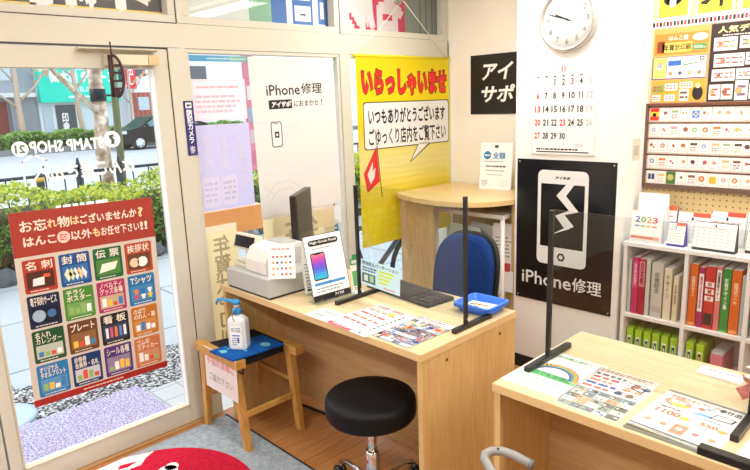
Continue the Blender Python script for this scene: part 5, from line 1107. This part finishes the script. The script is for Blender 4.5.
q.micro(.02, .02, .06, .06, 4, P('#8a9a9a', .5), 1, .5, seed=8); q.frame(.16, .025, .195, .06, .002, P('#a8b0b4', .5), 1)
q.build('card', cdn, (0, 0, .0), (math.radians(-6), 0, 0)); MB().box(.06, .16, .01, .05, 0, .003, W_).build('easel', cdn)
# white rack with folders
rk = thing('wire_rack', 'white metal rack under the corner counter behind the blue chair', 'rack', (-2.47, 2.93, 0)); WM = P('#e4e4e2', .35, 0, .5)
for x in (0, .50):
    for y in (0, .3): MB().tube([(x, y, 0), (x, y, .88)], .0135, WM, 12).build('rack_leg', rk)
MB().box(-.012, .512, -.012, .312, .88, .905, WM).build('rack_top', rk, bevel=.003)
for z in (.08, .42): MB().box(0, .5, 0, .3, z, z+.015, WM).build('rack_shelf', rk, bevel=.002)
def folder(label, x, y, w2, h2, col, t_=.02, ry=0, rx=-.12, z=.436, name='folder', cat='folder', paint=None):
    f = thing(name, label, cat, (x, y, z), (rx, ry, 0)); q = Pan(w2, h2, P(col, .5), t_)
    if paint: paint(q)
    q.build('cover', f); MB().box(.002, w2-.002, .003, t_-.003, .003, h2+.004, P('#eeeeea', .7)).build('sheets', f); return f
def fp1(q): q.rect(.03, .21, .1, .28, P('#b98a52', .5), 1); q.rect(.02, .05, .12, .2, P('#b9d4d0', .5), 1)
folder('pale green folder with a brown label in the white rack', -2.455, 2.98, .24, .36, '#c9e0d6', paint=fp1, ry=.06)
folder('crumpled clear plastic sleeve in the white rack behind the pale green folder', -2.36, 3.06, .24, .37, '#d4d6d8', ry=.1)
folder('yellow-green folder leaning in the white rack', -2.17, 3.03, .22, .34, '#c9cf3e', ry=.32)
def fp2(q): q.rect(.01, .12, .13, .17, P('#c8483e', .5), 1); q.micro(.02, .2, .13, .33, 6, P('#9a9aa0', .5), 1, .4)
folder('white brochure with a red band at the right of the white rack', -2.065, 2.955, .15, .40, '#eceaea', paint=fp2, ry=-.05, z=.436)
# cables on the floor behind the first desk
tag(MB().tube([(-1.25, 2.2, .006), (-1.5, 2.6, .006), (-1.75, 2.75, .006), (-1.85, 2.85, .006), (-2.05, 2.9, .006)], .005, P('#e6e6e4', .5), 8).build('cable'), 'white cable on the floor in front of the pillar', 'cable')
tag(MB().tube([(-1.35, 2.1, .006), (-1.6, 2.45, .006), (-1.75, 2.62, .006), (-2.0, 2.72, .006)], .005, P('#1c1c1e', .5), 8).build('cable'), 'black cable on the floor in front of the pillar', 'cable')
tag(MB().tube([(-2.5, 1.76, .008), (-2.3, 1.79, .008), (-2.1, 1.785, .008)], .007, K, 8).build('power_cable'), 'black power cable on the floor under the first desk', 'cable')
# tubular chair in the foreground (only its armrest shows)
tc_ = thing('tubular_chair', 'grey metal tube chair whose bent armrest shows at the bottom edge', 'chair', (-.55, 1.05, 0)); GT = P('#8f8f8e', .35, 0, .5)
MB().tube([(-.235, .265, .595), (-.29, .265, .60), (-.325, .26, .60), (-.348, .24, .60), (-.352, .215, .60), (-.34, .195, .60), (-.29, .16, .60), (-.18, .09, .595), (-.12, .0, .56), (-.15, -.1, .3), (-.16, -.15, 0.012)], .0125, GT, 14).build('armrest', tc_)
MB().tube([(-.237, .265, .595), (-.232, .265, .595)], .0135, P('#77777a', .4), 14).build('end_cap', tc_)
MB().lathe([(0, 0), (.0035, 0), (.0035, .0015), (0, .0015)], K, 10, Matrix.Translation((-.33, .246, .6115))).build('rivet', tc_)
MB().tube([(.25, .15, .595), (.2, -.1, .58), (.19, -.15, .3), (.18, -.2, .012)], .0125, GT, 12).build('leg', tc_)
MB().tube([(-.15, .12, .5), (-.17, .17, .25), (-.18, .2, .012)], .0125, GT, 12).build('leg', tc_); MB().tube([(.25, .15, .595), (.2, .17, .3), (.18, .2, .012)], .0125, GT, 12).build('leg', tc_)
MB().prism(rrect(-.17, .2, -.2, .17, .05), .40, .44, P('#4a4c50', .6)).build('seat', tc_, bevel=.01)
MB().box(-.16, .19, -.02, .02, .385, .4, GT).tube([(-.15, -.12, .385), (.19, -.12, .385)], .01, GT, 8).tube([(-.17, .17, .385), (.2, .17, .385)], .01, GT, 8).build('seat_frame', tc_)
